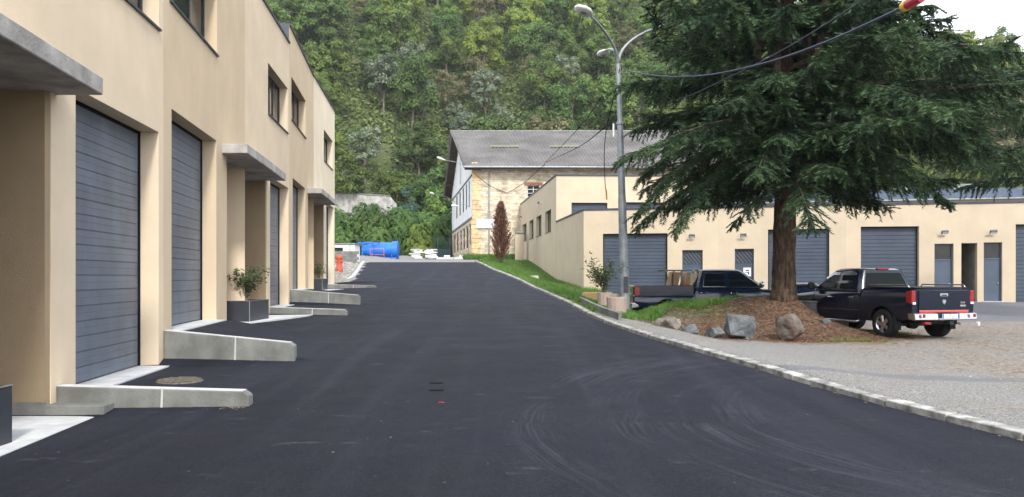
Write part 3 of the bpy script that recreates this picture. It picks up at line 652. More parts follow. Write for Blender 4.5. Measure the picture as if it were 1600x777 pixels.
def shrub(x, y, z, w_, h, n, label, seed, mname='shrub', leaf=.09, stems=9, lean=0):
    r_ = np.random.default_rng(seed); e = empty('shrub', (x, y, z), label=label, cat='shrub')
    b = MB(); cs = []
    for k in range(stems):
        a = r_.uniform(0, 6.28); q = r_.uniform(.3, 1)*w_; hh = h*r_.uniform(.55, 1); pts = []
        for t in np.linspace(0, 1, 6):
            pts.append((math.cos(a)*q*t**1.3*.9+lean*t+.02*r_.normal(), math.sin(a)*q*t**1.3*.9+.02*r_.normal(), hh*t**.85))
        b.tube(pts, [.014*(1-.7*i/5) for i in range(6)], 5, False); cs += pts[2:]
        for m_ in range(3):
            p0 = Vector(pts[2+m_]); p1 = p0+Vector((r_.normal()*.18, r_.normal()*.18, abs(r_.normal())*.14))*(h); b.tube([p0, p1], [.006, .003], 4, False); cs.append(tuple(p1)); cs.append(tuple(p0.lerp(p1, .5)))
    b.build('stem', M['barkp'], e, fix=False)
    np_quads('foliage', leaf_cloud(cs, n, .07*h, leaf, r_), M[mname], e); return e
plant_box(-7.33, -6.73, 19.7, 21.25, -1.165, .53, 'dark metal planter box holding the leafy shrub under the second canopy')
shrub(-7.05, 20.4, -.68, .62, 1.0, 620, 'loose leafy shrub growing in the dark planter under the second canopy', 3, leaf=.11, stems=11)
plant_box(-9.05, -8.55, 34.6, 35.6, -.61, .50, 'small dark metal planter box with a bushy shrub under the farthest canopy')
shrub(-8.8, 35.0, -.15, .38, .75, 420, 'small bushy shrub growing in the farthest dark planter', 5, leaf=.08, stems=14)
plant_box(-6.1, -5.12, 6.75, 7.87, -1.697, .58, 'dark metal planter box cut off by the left edge beside the white slab')

# manhole, slots, paint dot, leaf crumbs
mh = empty('manhole_cover', (-4.95, 11.45, roadz(-4.95, 11.45)+.012), label='round cast iron manhole cover in the asphalt between two ramp walls', cat='manhole cover')
mh.rotation_euler = (0, R(.8), 0)
b = MB(); b.lathe([(0, .0), (.32, .0), (.34, -.02)], 28); b.build('rim', M['manhole'], mh)
b = MB()
for k in range(7):
    y = -.27+.09*k; h = math.sqrt(max(0, .30**2-y*y)); b.box(-h, h, y-.025, y+.025, .001, .016)
b.build('rib', M['manhole'], mh)
gr = empty('drain_slots', (-.93, 11.3, zr(11)), label='two narrow slots cut side by side in the middle of the asphalt road', cat='drain')
for y in (10.75, 11.35):
    z = zr(y)+.004; x = y*(-118/1200); b = MB().box(x-.10, x+.10, y-.05, y+.05, z-.03, z+.003); world_child(b.build('slot', M['black']), gr)
    world_child(MB().box(x-.10, x+.10, y-.05, y-.036, z-.02, z+.001).build('slot_edge', M['black']), gr)
b = MB()
for a in range(3):
    b.lathe([(0, 0), (.014, .002), (.02, -.004)], 7, Matrix.Translation((-.93+.026*a, 9.85+.03*(a % 2), zr(9.9)+.005)))
tag(b.build('paint_mark', M['redpaint']), 'small red spray paint dot on the asphalt in front of the drain slots', 'paint mark')

r_ = np.random.default_rng(2)
def scatter_chips(name, pts, smin, smax, m, kind='stuff', hfun=None):
    n = len(pts); s = r_.uniform(smin, smax, n); a = r_.uniform(0, 6.28, n); V = np.zeros((n, 4, 3))
    for k in range(4):
        t = a+k*math.pi/2; V[:, k, 0] = pts[:, 0]+np.cos(t)*s*(1.4 if k % 2 else .8); V[:, k, 1] = pts[:, 1]+np.sin(t)*s*(1.4 if k % 2 else .8)
        V[:, k, 2] = pts[:, 2]+r_.uniform(.3, 1, n)*s*.5
    return np_quads(name, V, m, kind=kind)
P = []
for k in range(240):
    y = r_.uniform(5, 30); x = r_.uniform(facx(y)+.3, facx(y)+5+r_.exponential(2)); x = min(x, xr(y)-.1); P.append((x, y, roadz(x, y)+.004))
for k in range(500):
    x = r_.uniform(-5.6, -3.3); y = 9.60-abs(r_.normal())*.06; P.append((x, y, roadz(x, y)+.005))
for k in range(500):
    y = r_.uniform(6, 30); x = xr(y)-abs(r_.normal())*.05; P.append((x, y, zr(y)+.004))
tag(scatter_chips('leaf_litter', np.array(P), .005, .015, M['leaflit']), 'dry leaf crumbs scattered on the asphalt along the ramp walls and kerb', 'litter', kind='stuff')

# verge left of the road, beyond the building: block wall, container, barrier
def facez(y): return zr(y)
bw = empty('block_wall', (-12.3, 56, .2), label='low grey concrete block wall at the road bend beyond the workshop block', cat='wall')
src = None
for row in range(8):
    for c in range(6):
        x0 = -13.9+c*.52+(row % 2)*.26-.13; x1 = x0+.485; z0 = .10+row*.22
        if x1 > -11.1: continue
        o = MB().box(x0, x1, 56.0, 56.2, z0, z0+.203).build('block', M['concrete_light'] if (c+row) % 3 else M['concrete'], bevel=.008) if src is None else inst(src, None, None)
        if src is None: src = o; sx0, sz0 = x0, z0
        else: o.location = (x0-sx0, 0, z0-sz0)
        world_child(o, bw)
world_child(MB().box(-14, -11.35, 56.04, 56.17, 0, 1.8).build('mortar_core', M['concrete']), bw)
ct = empty('site_container', (-13.4, 59, 1.2), label='white site container with a dark window behind the block wall', cat='container')
world_child(MB().box(-15.2, -12.0, 58.6, 60.6, 1.0, 2.45).build('container_body', M['whitep'], bevel=.03), ct)
world_child(MB().box(-15.3, -11.9, 58.5, 60.7, 2.45, 2.52).build('container_roof', M['gal'], bevel=.01), ct)
world_child(MB().box(-13.85, -12.9, 58.56, 58.6, 1.7, 2.2).build('container_window', M['glass']), ct)
for x in (-15.1, -12.4):
    world_child(MB().box(x, x+.08, 58.57, 58.6, 1.1, 2.4).build('door_seam', M['gal']), ct)
hy = empty('water_barrier', (-10.35, 46, .2), label='orange red plastic barrier post on the gravel beside the workshop corner', cat='barrier')
z0 = gz(-10.35, 46)
world_child(MB().lathe([(.22, z0), (.24, z0+.15), (.17, z0+.3), (.17, z0+.75), (.21, z0+.85), (.14, z0+1.0), (.0, z0+1.05)], 14, Matrix.Translation((-10.35, 46, 0))).build('barrier_body', M['orange'], smooth=True, auto=40), hy)
world_child(MB().tube([(-10.6, 45.9, z0+.62), (-10.1, 45.9, z0+.62)], .06, 8).build('barrier_cap', M['orange']), hy)

# ------------------------------------------------------------ blue tank, rubble, gate at the road's end
tz = zr(80)
tk = empty('blue_tank', (-13.8, 80, tz), label='big blue steel drum lying on a blue frame at the end of the road', cat='tank')
b = MB(); A = Matrix.Translation((-15.6, 80, tz+.95)) @ Matrix.Rotation(R(90), 4, 'Y')
b.lathe([(0, 0), (.42, .0), (.45, .02), (.78, 1.5), (.80, 1.6), (.80, 3.35), (0, 3.36)], 28, A); b.build('drum', M['blue'], smooth=True, auto=40); world_child(bpy.context.scene.collection.objects[-1], tk)
b = MB(); b.lathe([(.80, 3.2), (.95, 3.2), (.95, 3.75), (.80, 3.76), (.0, 3.76)], 28, A); world_child(b.build('drum_ring', M['blue'], smooth=True, auto=40), tk)
b = MB()
for x in (-15.4, -14.4, -12.4):
    for y in (79.1, 80.9): b.box(x-.05, x+.05, y-.05, y+.05, tz, tz+1.7 if x < -14 else tz+.5)
b.box(-15.9, -13.8, 79.05, 79.15, tz+1.62, tz+1.75); b.box(-15.9, -13.8, 80.85, 80.95, tz+1.62, tz+1.75); b.box(-15.9, -11.9, 79.05, 79.15, tz+.06, tz+.2)
for x in (-15.9, -15.2, -14.5, -13.8): b.box(x-.04, x+.04, 79.1, 80.9, tz+1.68, tz+1.78)
world_child(b.build('support_frame', M['blue']), tk)
og = empty('orange_guard_rail', (-13.6, 77.5, zr(77.5)), label='orange red tubular guard frame standing in front of the blue drum', cat='guard rail')
z = zr(77.5); world_child(MB().tube([(-14.3, 77.5, z), (-14.3, 77.5, z+1.05), (-12.95, 77.5, z+1.1), (-12.9, 77.5, z)], .045, 6).build('tube_frame', M['orange']), og)
world_child(MB().tube([(-14.3, 77.5, z+.5), (-12.95, 77.5, z+.5)], .03, 6).build('cross_tube', M['orange']), og)
def slab_heap(x, y, n, w_, label, seed):
    r2 = random.Random(seed); z = zr(y); e = empty('slab_stack', (x, y, z), label=label, cat='slab stack', group='stacks of white slabs')
    for k in range(n):
        t = MB(); ww = w_*r2.uniform(.7, 1); Mx = Matrix.Translation((x+r2.uniform(-.15, .15), y, z+.04+k*.15)) @ Matrix.Rotation(r2.uniform(-.4, .4), 4, 'Z') @ Matrix.Rotation(r2.uniform(-.08, .08), 4, 'Y')
        t.box(-ww/2, ww/2, -.5, .5, 0, .11, Mx); world_child(t.build('slab', M['whitep'] if k % 3 else M['concrete_light'], bevel=.01), e)
slab_heap(-9.9, 80, 7, 1.25, 'left stack of broken white slabs right of the blue drum', 1)
slab_heap(-8.5, 80.4, 7, 1.35, 'right stack of broken white slabs nearer the green gate', 2)
for k, (x, w_) in enumerate(((-6.9, 1.8), (-5.3, 1.6))):
    e = empty('kerb_block', (x, 79.2, zr(79)), label=('long flat concrete block lying before the green gate', 'short concrete block lying by the stone building corner with a white lump on it')[k], cat='block')
    world_child(MB().box(x-w_/2, x+w_/2, 79, 79.4, zr(79), zr(79)+.22).build('block_body', M['concrete_light'], bevel=.02), e)
    world_child(MB().box(x-.1, x+.5, 79.05, 79.35, zr(79)+.222, zr(79)+.42).build('block_cap', M['whitep'], bevel=.03), e)
gt = empty('metal_gate', (-9.8, 103, zr(103)), label='tall dark green barred metal gate at the end of the road', cat='gate')
z = zr(103)-.1
for k in range(3):
    x = -11.6+k*1.65; world_child(MB().box(x-.06, x+.06, 102.94, 103.06, z, z+2.85).build('gate_post', M['door']), gt)
mg = mat('dark_green_paint', (.035, .085, .085), .6, .1, 3)
for k in range(2):
    x0 = -11.5+k*1.65; b = MB()
    for zz in (z+.15, z+1.25, z+2.65): b.box(x0, x0+1.45, 102.97, 103.03, zz, zz+.07)
    b.box(x0, x0+1.45, 102.985, 103.01, z+.22, z+1.25); world_child(b.build('gate_leaf', mg), gt)
    for q in range(11):
        world_child(MB().box(x0+.05+q*.135, x0+.075+q*.135, 102.96, 102.985, z+.2, z+2.72).build('bar', mg), gt)

# ------------------------------------------------------------ stone building
SBz = 1.2
SB = empty('stone_building', (6, 90, 1.6), label='old golden stone factory building with white gable and corrugated grey roof', cat='building')
GX = lambda y: -4.1-.155*(y-79)
FG = Frame((GX(106), 106), (GX(79), 79), 1)      # gable, outward = -X
if FG.n.x > 0: FG.n = -FG.n
FF = Frame((GX(79), 79), (20.5, 80.0), 1)
if FF.n.y > 0: FF.n = -FF.n
def g_u(y): return (106-y)/27*FG.L
gw = []
for a, c in ((80.2, 81.2), (83.2, 84.9), (86.8, 88.6), (90.8, 92.6), (95.4, 97.4), (100, 102)): gw.append((g_u(c), g_u(a), 3.1 if a > 82 else 3.3, 5.3))
up = []
for a, c in ((81.6, 82.6), (84.6, 85.8), (88.2, 89.6), (92.4, 94), (97, 98.8)): up.append((g_u(c), g_u(a), 7.4, 10.2))
dr = (g_u(83.0), g_u(82.0), 1.6, 4.9)
facet(FG, SB, SBz, 6.05, gw+[dr], .5, M['mortar']); facet(FG, SB, 6.05, 10.45, up, .5, M['white'])
for a in gw: window(FG, SB, a[0], a[1], a[2], a[3], -.03, 1, .05, sill=False, m='brickred', bars=1, pm='glassr'); fbox(FG, SB, 'lintel', M['concrete'], a[0]-.15, a[1]+.15, .0, .05, a[3], a[3]+.2)
for a in up: window(FG, SB, a[0], a[1], a[2], a[3], -.03, 1, .05, sill=False, m='dark', bars=1, pm='glassr')
world_child(MB().box(dr[0], dr[1], -.2, -.15, dr[2], dr[3], FG).build('side_door', M['concrete_light']), SB)
fbox(FG, SB, 'band_course', M['concrete'], 0, FG.L, .0, .10, 5.95, 6.15); fbox(FG, SB, 'band_course', M['concrete'], 0, FG.L, .0, .09, 10.36, 10.52)
b = MB(); b.prism([(0, 10.45), (FG.L, 10.45), (FG.L, 11.6), (FG.L/2, 17.1), (0, 11.6)], 0, -.5, lambda p, q, t: FG(p, t, q)); world_child(b.build('gable_wall', M['white']), SB)
# tall arched niche
pr = [(FG.L*.5-.9, 11.2), (FG.L*.5+.9, 11.2), (FG.L*.5+.9, 14.2)]+[(FG.L*.5+.9*math.cos(t), 14.2+.9*math.sin(t)) for t in np.linspace(.3, math.pi-.3, 7)]+[(FG.L*.5-.9, 14.2)]
world_child(MB().prism(pr, .004, .05, lambda p, q, t: FG(p, t, q)).build('arched_opening', M['concrete_light']), SB)
# front wall backing + window
def fu(x): return px(FF, x)
fw = [(fu(824), fu(843), (432-308)*79.4/1200, (432-290)*79.4/1200)]
facet(FF, SB, SBz, 11.6, fw, .5, M['mortar'])
for a in fw:
    window(FF, SB, a[0], a[1], a[2], a[3], -.2, 1, .05, sill=False, m='concrete_light', bars=2)
    fbox(FF, SB, 'lintel', M['brickred'], a[0]-.3, a[1]+.3, .0, .06, a[3], a[3]+.3)
rs = random.Random(5); b = MB(); z = SBz
def stone_face(b, F, U0, U1, z0, z1, skip):
    z = z0
    while z < z1-.1:
        h = rs.choice((.16, .2, .24, .3)); u = U0+rs.uniform(0, .2)
        if z+h > z1: h = z1-z
        while u < U1-.05:
            l = rs.uniform(.28, .75); l = min(l, U1-u)
            if not any(s[0]-.05 < u+l/2 < s[1]+.05 and s[2]-.05 < z+h/2 < s[3]+.05 for s in skip):
                d = rs.uniform(.012, .05); j = .012
                vs = [F(u+j, 0, z+j), F(u+l-j, 0, z+j), F(u+l-j, 0, z+h-j), F(u+j, 0, z+h-j)]
                i2 = .02; vs += [F(u+j+i2, d, z+j+i2*rs.random()), F(u+l-j-i2, d, z+j+i2*rs.random()), F(u+l-j-i2, d, z+h-j-i2*rs.random()), F(u+j+i2, d, z+h-j-i2*rs.random())]
                b.add(vs, [(4, 5, 6, 7), (0, 1, 5, 4), (1, 2, 6, 5), (2, 3, 7, 6), (3, 0, 4, 7)])
            u += l
        z += h
stone_face(b, FF, .75, FF.L-.6, SBz+.3, 11.55, [(a[0]-.3, a[1]+.3, a[2], a[3]+.3) for a in fw])
o = b.build('wall_stone', M['stone'], fix=False, kind='stuff'); world_child(o, SB)
b = MB(); stone_face(b, FG, .3, FG.L-.6, SBz+.3, 5.9, [(a[0], a[1], a[2], a[3]+.2) for a in gw+[dr]]); world_child(b.build('wall_stone', M['stone'], fix=False, kind='stuff'), SB)
z = SBz+.2; k = 0
while z < 11.4:                                   # quoins at the corner
    h = rs.uniform(.42, .6); l = .95 if k % 2 else .6
    world_child(MB().box(.012, l, -.02, .07, z+.012, z+h-.012, FF).build('quoin', M['quoin'], bevel=.02), SB)
    if z < 5.5: world_child(MB().box(FG.L-(1.4-l), FG.L-.005, -.02, .068, z+.012, z+h-.012, FG).build('quoin', M['quoin'], bevel=.02), SB)
    z += h; k += 1
world_child(MB().box(FF.L-.7, FF.L, -.5, .05, SBz, 11.5, FF).build('corner_pier', M['quoin']), SB)
world_child(MB().add([(20.5, 80, SBz), (20.5, 106, SBz), (20.5, 106, 11.6), (20.5, 93, 17.1), (20.5, 80, 11.6)], [(0, 1, 2, 3, 4)]).build('end_wall', M['mortar']), SB)
# corrugated roof
def rp(side):
    b = MB(); n = 0; ridge = (92.5, 17.42); e = (77.9, 11.15) if side < 0 else (107.2, 11.15); xe0 = GX(e[0])-1.0; xr0 = GX(92.5)-1.3; x1 = 21.4
    if side < 0: xe0 = -4.48-.3
    cols = 72*5; rows = 6
    for i in range(cols+1):
        t = i/cols; ph = (i % 6)/6*2*math.pi
        for j in range(rows):
            s = j/(rows-1); x = lerp(lerp(xe0, xr0, s), x1, t); y = lerp(e[0], ridge[0], s); z = lerp(e[1], ridge[1], s)-.05*s*(1-s)+.075*math.cos(i*2*math.pi/5)+.03
            b.v.append((x, y, z))
    b.f = [(i*rows+j, (i+1)*rows+j, (i+1)*rows+j+1, i*rows+j+1) for i in range(cols) for j in range(rows-1)]
    return b
for s in (-1, 1):
    o = rp(s).build('roof_sheeting', M['roof'], smooth=True, fix=False); world_child(o, SB)
# roof underside, ridge, verge boards, purlins
Fx = lambda y: GX(y)-.95
for (ya, za, yb, zb) in ((77.95, 10.90, 92.5, 17.11), (107.2, 10.90, 92.5, 17.14)):
    b = MB(); xa, xb = (Fx(ya) if ya > 90 else -4.75), Fx(yb)
    b.add([(xa, ya, za), (xb, yb, zb), (xb, yb, zb+.1), (xa, ya, za+.1), (21.3, ya, za), (21.3, yb, zb), (21.3, yb, zb+.1), (21.3, ya, za+.1)], [(0, 1, 2, 3), (4, 5, 6, 7), (0, 1, 5, 4), (3, 2, 6, 7), (0, 3, 7, 4), (1, 2, 6, 5)])
    world_child(b.build('roof_deck', M['wood_dark']), SB)
    b = MB().tube([(xa-.05, ya, za+.16), (xb-.05, yb, zb+.2)], .13, 4); world_child(b.build('verge_board', M['roof']), SB)
    for t in (0.04, .25, .48, .72, .95):
        y = lerp(ya, yb, t); z = lerp(za, zb, t)-.12; x = lerp(xa, xb, t)
        world_child(MB().box(x, x+1.6, y-.12, y+.12, z-.12, z+.12).build('purlin', M['wood_dark']), SB)
world_child(MB().tube([(Fx(92.5)-.3, 92.5, 17.45), (21.3, 92.5, 17.45)], .16, 8).build('ridge_cap', M['concrete']), SB)
world_child(MB().tube([(-4.9, 77.8, 11.1), (21.3, 78.2, 11.1)], .10, 8).build('gutter', M['gal']), SB)
u = fu(764); world_child(MB().tube([FF(u, .9, 11.1), FF(u, .15, 10.6), FF(u, .12, 6.3), FF(u, .12, 1.6)], .075, 8).build('downpipe', M['gal']), SB)
for (xa, xb, s) in ((766, 810, .52), (858, 905, .52)):
    b = MB(); y = lerp(77.9, 92.5, s); z = lerp(11.15, 17.42, s)
    for i in range(0, 16):
        x = lerp(xa, xb, i/16); wx = (x-800)/1200*y; b.box(wx, wx+.25, y-.35, y+.35, z+.06, z+.085, None)
    o = MB().prism([(-.38, -.163+.09), (.38, .163+.09), (.38, .163+.105), (-.38, -.163+.105)], (xa-800)/1200*y, (xb-800)/1200*y, lambda p, q, t: (t, y+p, z+q)).build('yellowed_roof_panel', M['roofy']); world_child(o, SB)
x = (955-800)/1200*92; world_child(MB().tube([(x, 90, 16), (x, 90, 17.9)], .10, 8).build('roof_vent_pipe', M['concrete_light']), SB)
# white blank sign board on the front, wall street lamps
u0, u1 = fu(744), fu(789)
sg = empty('sign_board', FF(u0, .2, 6), label='blank white rectangular board fixed to the stone front behind the brown conifer', cat='sign')
world_child(MB().box(u0, u1, .10, .18, 4.95, 5.85, FF).build('board', M['whitep'], bevel=.01), sg); world_child(MB().box(u0-.03, u1+.03, .08, .12, 5.85, 5.92, FF).build('board_edge', M['gal']), sg)
def bracket_lamp(p0, p1, label):
    e = empty('bracket_lamp', p0, label=label, cat='street lamp'); p0 = Vector(p0); p1 = Vector(p1)
    world_child(MB().tube([p0, p0.lerp(p1, .5)+Vector((0, 0, .25)), p1], .028, 6).build('arm', M['gal']), e)
    d = (p1-p0).normalized(); b = MB(); A = Matrix.Translation(p1) @ d.to_track_quat('Z', 'Y').to_matrix().to_4x4()
    b.lathe([(.04, -.1), (.13, .1), (.2, .5), (.16, .75), (0, .85)], 10, A @ Matrix.Diagonal((1, .55, 1, 1))); world_child(b.build('lamp_head', M['whitep'], smooth=True), e)
bracket_lamp(FG(FG.L-.4, .0, 11.0), (-6.9, 78.5, 11.9), 'white bracket lamp on the upper gable corner of the stone building')
bracket_lamp(FG(FG.L*.35, .0, 9.2), (-9.2, 90.5, 9.7), 'white bracket lamp seen against the trees low on the stone gable')
bracket_lamp(FG(FG.L-1.6, .05, 7.3), (-5.6, 79.6, 7.3), 'small white lamp on the gable between windows of the stone building')

# ------------------------------------------------------------ right workshops (lower row)
RZ = 3.95
def PY(p, Y): return ((p-800)/1200*Y, Y)
RP = [PY(912, 46), PY(1122, 44.6), PY(1322, 42.6), PY(1511, 41.8), (32.5, 39.9)]
RB = empty('low_workshop_row', (14, 47, -1.4), label='low cream workshop row on the right with roller doors and flat roof', cat='building')
RF = [Frame(RP[i], RP[i+1]) for i in range(4)]
for F in RF:
    if F.n.y > 0: F.n = -F.n
def heads(F, p, y):                 # height where the picture shows the row y
    q = F(px(F, p), 0, 0); return (432-y)*q.y/1200
base = [-1.45, -1.42, -1.38, -1.36]
garage = [(942, 1043, 365), (1200, 1296, 358), (1345, 1436, 354), (1587, 1672, 350)]
small = [[(1066, 1098, 391)], [(1148, 1178, 389)], [(1460, 1490, 381)], [(1537, 1566, 379)]]
lat = [1, 1, 0, 0]
for i, F in enumerate(RF):
    ga = garage[i]; u0, u1 = px(F, ga[0]), px(F, ga[1]); hz = heads(F, (ga[0]+ga[1])/2, ga[2]); ops = [(u0, u1, base[i]-.2, hz)]
    for s in small[i]: ops.append((px(F, s[0]), px(F, s[1]), base[i]-.2, heads(F, s[0], s[2])))
    if i == 2: ops.append((px(F, 1502), F.L, base[i]-.2, heads(F, 1505, 380)))
    if i == 3: ops.append((0, px(F, 1527), base[i]-.2, heads(RF[2], 1505, 380)))
    facet(F, RB, -2.2, RZ, ops, .4, M['render2'])
    slat_door(F, RB, u0+.003, u1-.003, base[i]-.1, hz-.003, -.26, 20, M['slat2'], parts=False)
    for s, o_ in zip(small[i], ops[1:2]):
        a, c, z1 = o_[0]+.003, o_[1]-.003, o_[3]-.003; z0 = base[i]+.02
        d = MB(); d.box(a, a+.07, -.24, -.14, z0, z1, F); d.box(c-.07, c, -.24, -.14, z0, z1, F); d.box(a+.07, c-.07, -.24, -.14, z1-.07, z1, F); d.box(a+.07, c-.07, -.24, -.15, z1-.92, z1-.84, F)
        d.box(a+.07, c-.07, -.23, -.18, z0, z1-.92, F); o = d.build('small_door', M['door']); world_child(o, RB)
        g = MB().box(a+.07, c-.07, -.24, -.20, z1-.84, z1-.07, F).build('transom_pane', M['glass'] if not lat[i] else M['dark']); g.parent = o
        if lat[i]:
            for k in range(8):
                q = a-.55+k*.21; h_ = .77; pts = []
                ua, ub = q, q+.62; za, zb = z1-.07, z1-.84
                if ua < a+.07: za = za-(a+.07-ua)/.62*h_; ua = a+.07
                if ub > c-.07: zb = zb+(ub-(c-.07))/.62*h_; ub = c-.07
                if ub-ua < .05: continue
                l = MB().prism([(ua, za), (ua+.05, za), (ub, zb+.06), (ub, zb)], -.198, -.18, lambda p, r, t: F(p, t, r)).build('lattice_bar', M['slat']); l.parent = o
        hd = MB().box(c-.2, c-.12, -.18, -.12, z0+.95, z0+1.0, F).build('handle', M['gal']); hd.parent = o
        st = MB().box(a-.05, c+.05, -.2, .12, z0-.2, z0-.005, F).build('door_step', M['concrete_light']); world_child(st, RB)
    um = (ops[1][0]+ops[1][1])/2; wall_lamp(F, RB, um-.05, heads(F, 1100, 368) if i < 2 else 2.45)
    fbox(F, RB, 'coping', M['flash'], .003, F.L-.003, -.42, .05, RZ, RZ+.10)
# recess between the two doors
F = RF[2]; q0 = F(px(F, 1502), -.4, 0); q1 = RF[3](px(RF[3], 1527), -.4, 0)
world_child(MB().box(q0.x-.1, q0.x+.0, q0.y, q0.y+2.5, -1.6, 2.2).build('recess_wall', M['concrete']), RB); world_child(MB().box(q1.x+.0, q1.x+.1, q1.y, q1.y+2.5, -1.6, 2.2).build('recess_wall', M['concrete']), RB)
world_child(MB().box(q0.x-.1, q1.x+.1, q0.y+2.5, q0.y+2.6, -1.6, 2.2).build('recess_wall', M['concrete']), RB)
# notice on the second small door
F = RF[1]; u = px(F, 1170)
nb = MB().box(u-.30, u+.12, -.17, -.155, .0, .5, F).build('paper_notice', M['whitep']); world_child(nb, RB)
for (a, c, e_, g_) in ((-.12, .06, .30, .38), (-.18, .02, .2, .24), (.0, .08, .1, .26)):
    k = MB().box(u+a-.05, u+c-.05, -.154, -.152, e_, g_, F).build('printed_mark', M['dark']); k.parent = nb
# side wall of the low row up to the tall unit
GS = lambda y: 4.3-.104*(y-46)
def flat_side(root, ya, yb, z0, z1, ops, m):
    F = Frame((GS(yb), yb), (GS(ya), ya)); 
    if F.n.x > 0: F.n = -F.n
    return F, facet(F, root, z0, z1, ops, .4, m)
F, _ = flat_side(RB, 46.0, 56.2, -2.2, RZ, [], M['render2']); fbox(F, RB, 'coping', M['flash'], 0.0, F.L-.05, -.42, .05, RZ+.002, RZ+.102)
b = MB(); b.prism([(RP[0][0]+.3, RP[0][1]+.35), (RP[1][0], RP[1][1]+.4), (RP[2][0], RP[2][1]+.4), (RP[3][0], RP[3][1]+.4), (RP[4][0], RP[4][1]+.4), (32.5, 55.5), (3.6, 55.5)], RZ-.5, RZ-.3, lambda p, q, t: (p, q, t)); world_child(b.build('roof', M['concrete']), RB)
world_child(MB().box(32.1, 32.5, 40.3, 55.5, -2, RZ).build('end_wall', M['render2']), RB)

# taller unit behind
TB = empty('tall_workshop_unit', (8, 62, 0), label='taller cream flat-roofed unit with four small side windows before the stone building', cat='building')
TZ = 7.35
F = Frame((GS(79), 79), (GS(56.2), 56.2)); 
if F.n.x > 0: F.n = -F.n
ops = []
for (a, c, yt, yb_) in ((816, 822.7, 350, 376), (827, 833.6, 344, 372), (838, 846, 336, 367), (851.7, 861, 326, 360)):
    q = F(px(F, (a+c)/2), 0, 0); ops.append((px(F, a), px(F, c), 3.45, 5.15))
facet(F, TB, -1, TZ, ops, .4, M['render2']); fbox(F, TB, 'coping', M['flash'], 0, F.L-.05, -.42, .05, TZ, TZ+.12)
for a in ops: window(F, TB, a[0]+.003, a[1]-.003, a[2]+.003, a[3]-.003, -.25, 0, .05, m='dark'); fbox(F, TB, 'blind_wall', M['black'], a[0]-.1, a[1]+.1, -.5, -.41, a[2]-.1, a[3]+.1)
for p_ in (818, 846): wall_lamp(F, TB, px(F, p_), 5.95 if p_ < 830 else 6.15)
FT2 = Frame((GS(56.2), 56.2), (12.1, 56.6)); 
if FT2.n.y > 0: FT2.n = -FT2.n
gops = [(px(FT2, 893), px(FT2, 949), 1.5, 5.4), (px(FT2, 969), px(FT2, 1036), 1.5, 5.45)]
facet(FT2, TB, -1, TZ, gops, .4, M['render2']); fbox(FT2, TB, 'coping', M['flash'], 0, FT2.L, -.42, .05, TZ+.002, TZ+.122)
for a in gops: slat_door(FT2, TB, a[0]+.003, a[1]-.003, 1.5, a[3]-.003, -.26, 16, M['slat2'], parts=False)
world_child(MB().prism([(GS(56.2)+.4, 56.7), (12.1, 57), (12.1, 79), (GS(79)+.4, 79)], TZ-.4, TZ-.2, lambda p, q, t: (p, q, t)).build('roof', M['concrete']), TB)
world_child(MB().box(11.7, 12.1, 57, 79, -1, TZ-.02).build('end_wall', M['render2']), TB)
# hanging rope on the front is a cable (below)

# long set-back block with blue-grey fascia
UB = empty('rear_workshop_block', (24, 53, 0), label='set-back flat-roofed block with a blue-grey fascia above the low workshop row', cat='building')
Fu = Frame((12.2, 55.5), (40, 49.5)); 
if Fu.n.y > 0: Fu.n = -Fu.n
facet(Fu, UB, -1, 5.15, [], .4, M['render2']); fbox(Fu, UB, 'fascia', M['fascia'], -.3, Fu.L, -.5, .5, 5.15, 5.85); fbox(Fu, UB, 'fascia_trim', M['gal'], -.3, Fu.L, .5, .53, 5.12, 5.2)
fbox(Fu, UB, 'roof', M['concrete'], 0, Fu.L, -14, -.5, 5.2, 5.5)
for (p_, w_) in ((1157, 1.1), (1417, 1.3), (1524, 1.3)):
    u = px(Fu, p_); v = MB().box(u-w_/2, u+w_/2, -2.2, -1.2, 5.5, 6.25, Fu).build('roof_unit', M['whitep'], bevel=.03); world_child(v, UB)
    k = MB().box(u-w_/2-.08, u+w_/2+.08, -2.3, -1.1, 6.25, 6.32, Fu).build('roof_unit_lid', M['gal']); world_child(k, UB)
pp = empty('roof_pipe_run', (20, 47, 3.6), label='thin white pipe lying along the low roof edge near the right', cat='pipe')
Fq = RF[3]; world_child(MB().tube([(21.2, 47.5, 4.42), (26.5, 47.1, 4.42)], .07, 6).build('pipe', M['whitep']), pp)
for x in (21.6, 24.0, 26.2): world_child(MB().box(x-.06, x+.06, 47.2, 47.5, 3.6, 4.36).build('pipe_stand', M['dark']), pp)

# pillar beside the tall unit
pl = empty('gate_pillar', (.9, 74, 1.3), label='short cream pillar at the far corner of the tall unit', cat='pillar')
world_child(MB().box(.30, 1.15, 72.5, 73.2, 1.0, 4.0).build('pillar_body', M['render2'], bevel=.02), pl); world_child(MB().box(.25, 1.2, 72.45, 73.25, 4.0, 4.12).build('pillar_cap', M['concrete'], bevel=.02), pl)

# timber stack near the low row's corner
ts = empty('timber_stack', (4.4, 42.5, -.9), label='small stack of fresh pale timber boards before the low row corner', cat='timber')
x0 = 3.55; zz = gz(4.2, 40.0)
for k in range(5):
    for q in range(2):
        world_child(MB().box(x0+.03*k+.02*q, x0+1.35+.04*(k % 2), 39.8+q*.26, 40.03+q*.26, zz+.03+k*.085, zz+.105+k*.085).build('board', M['wood'], bevel=.006), ts)

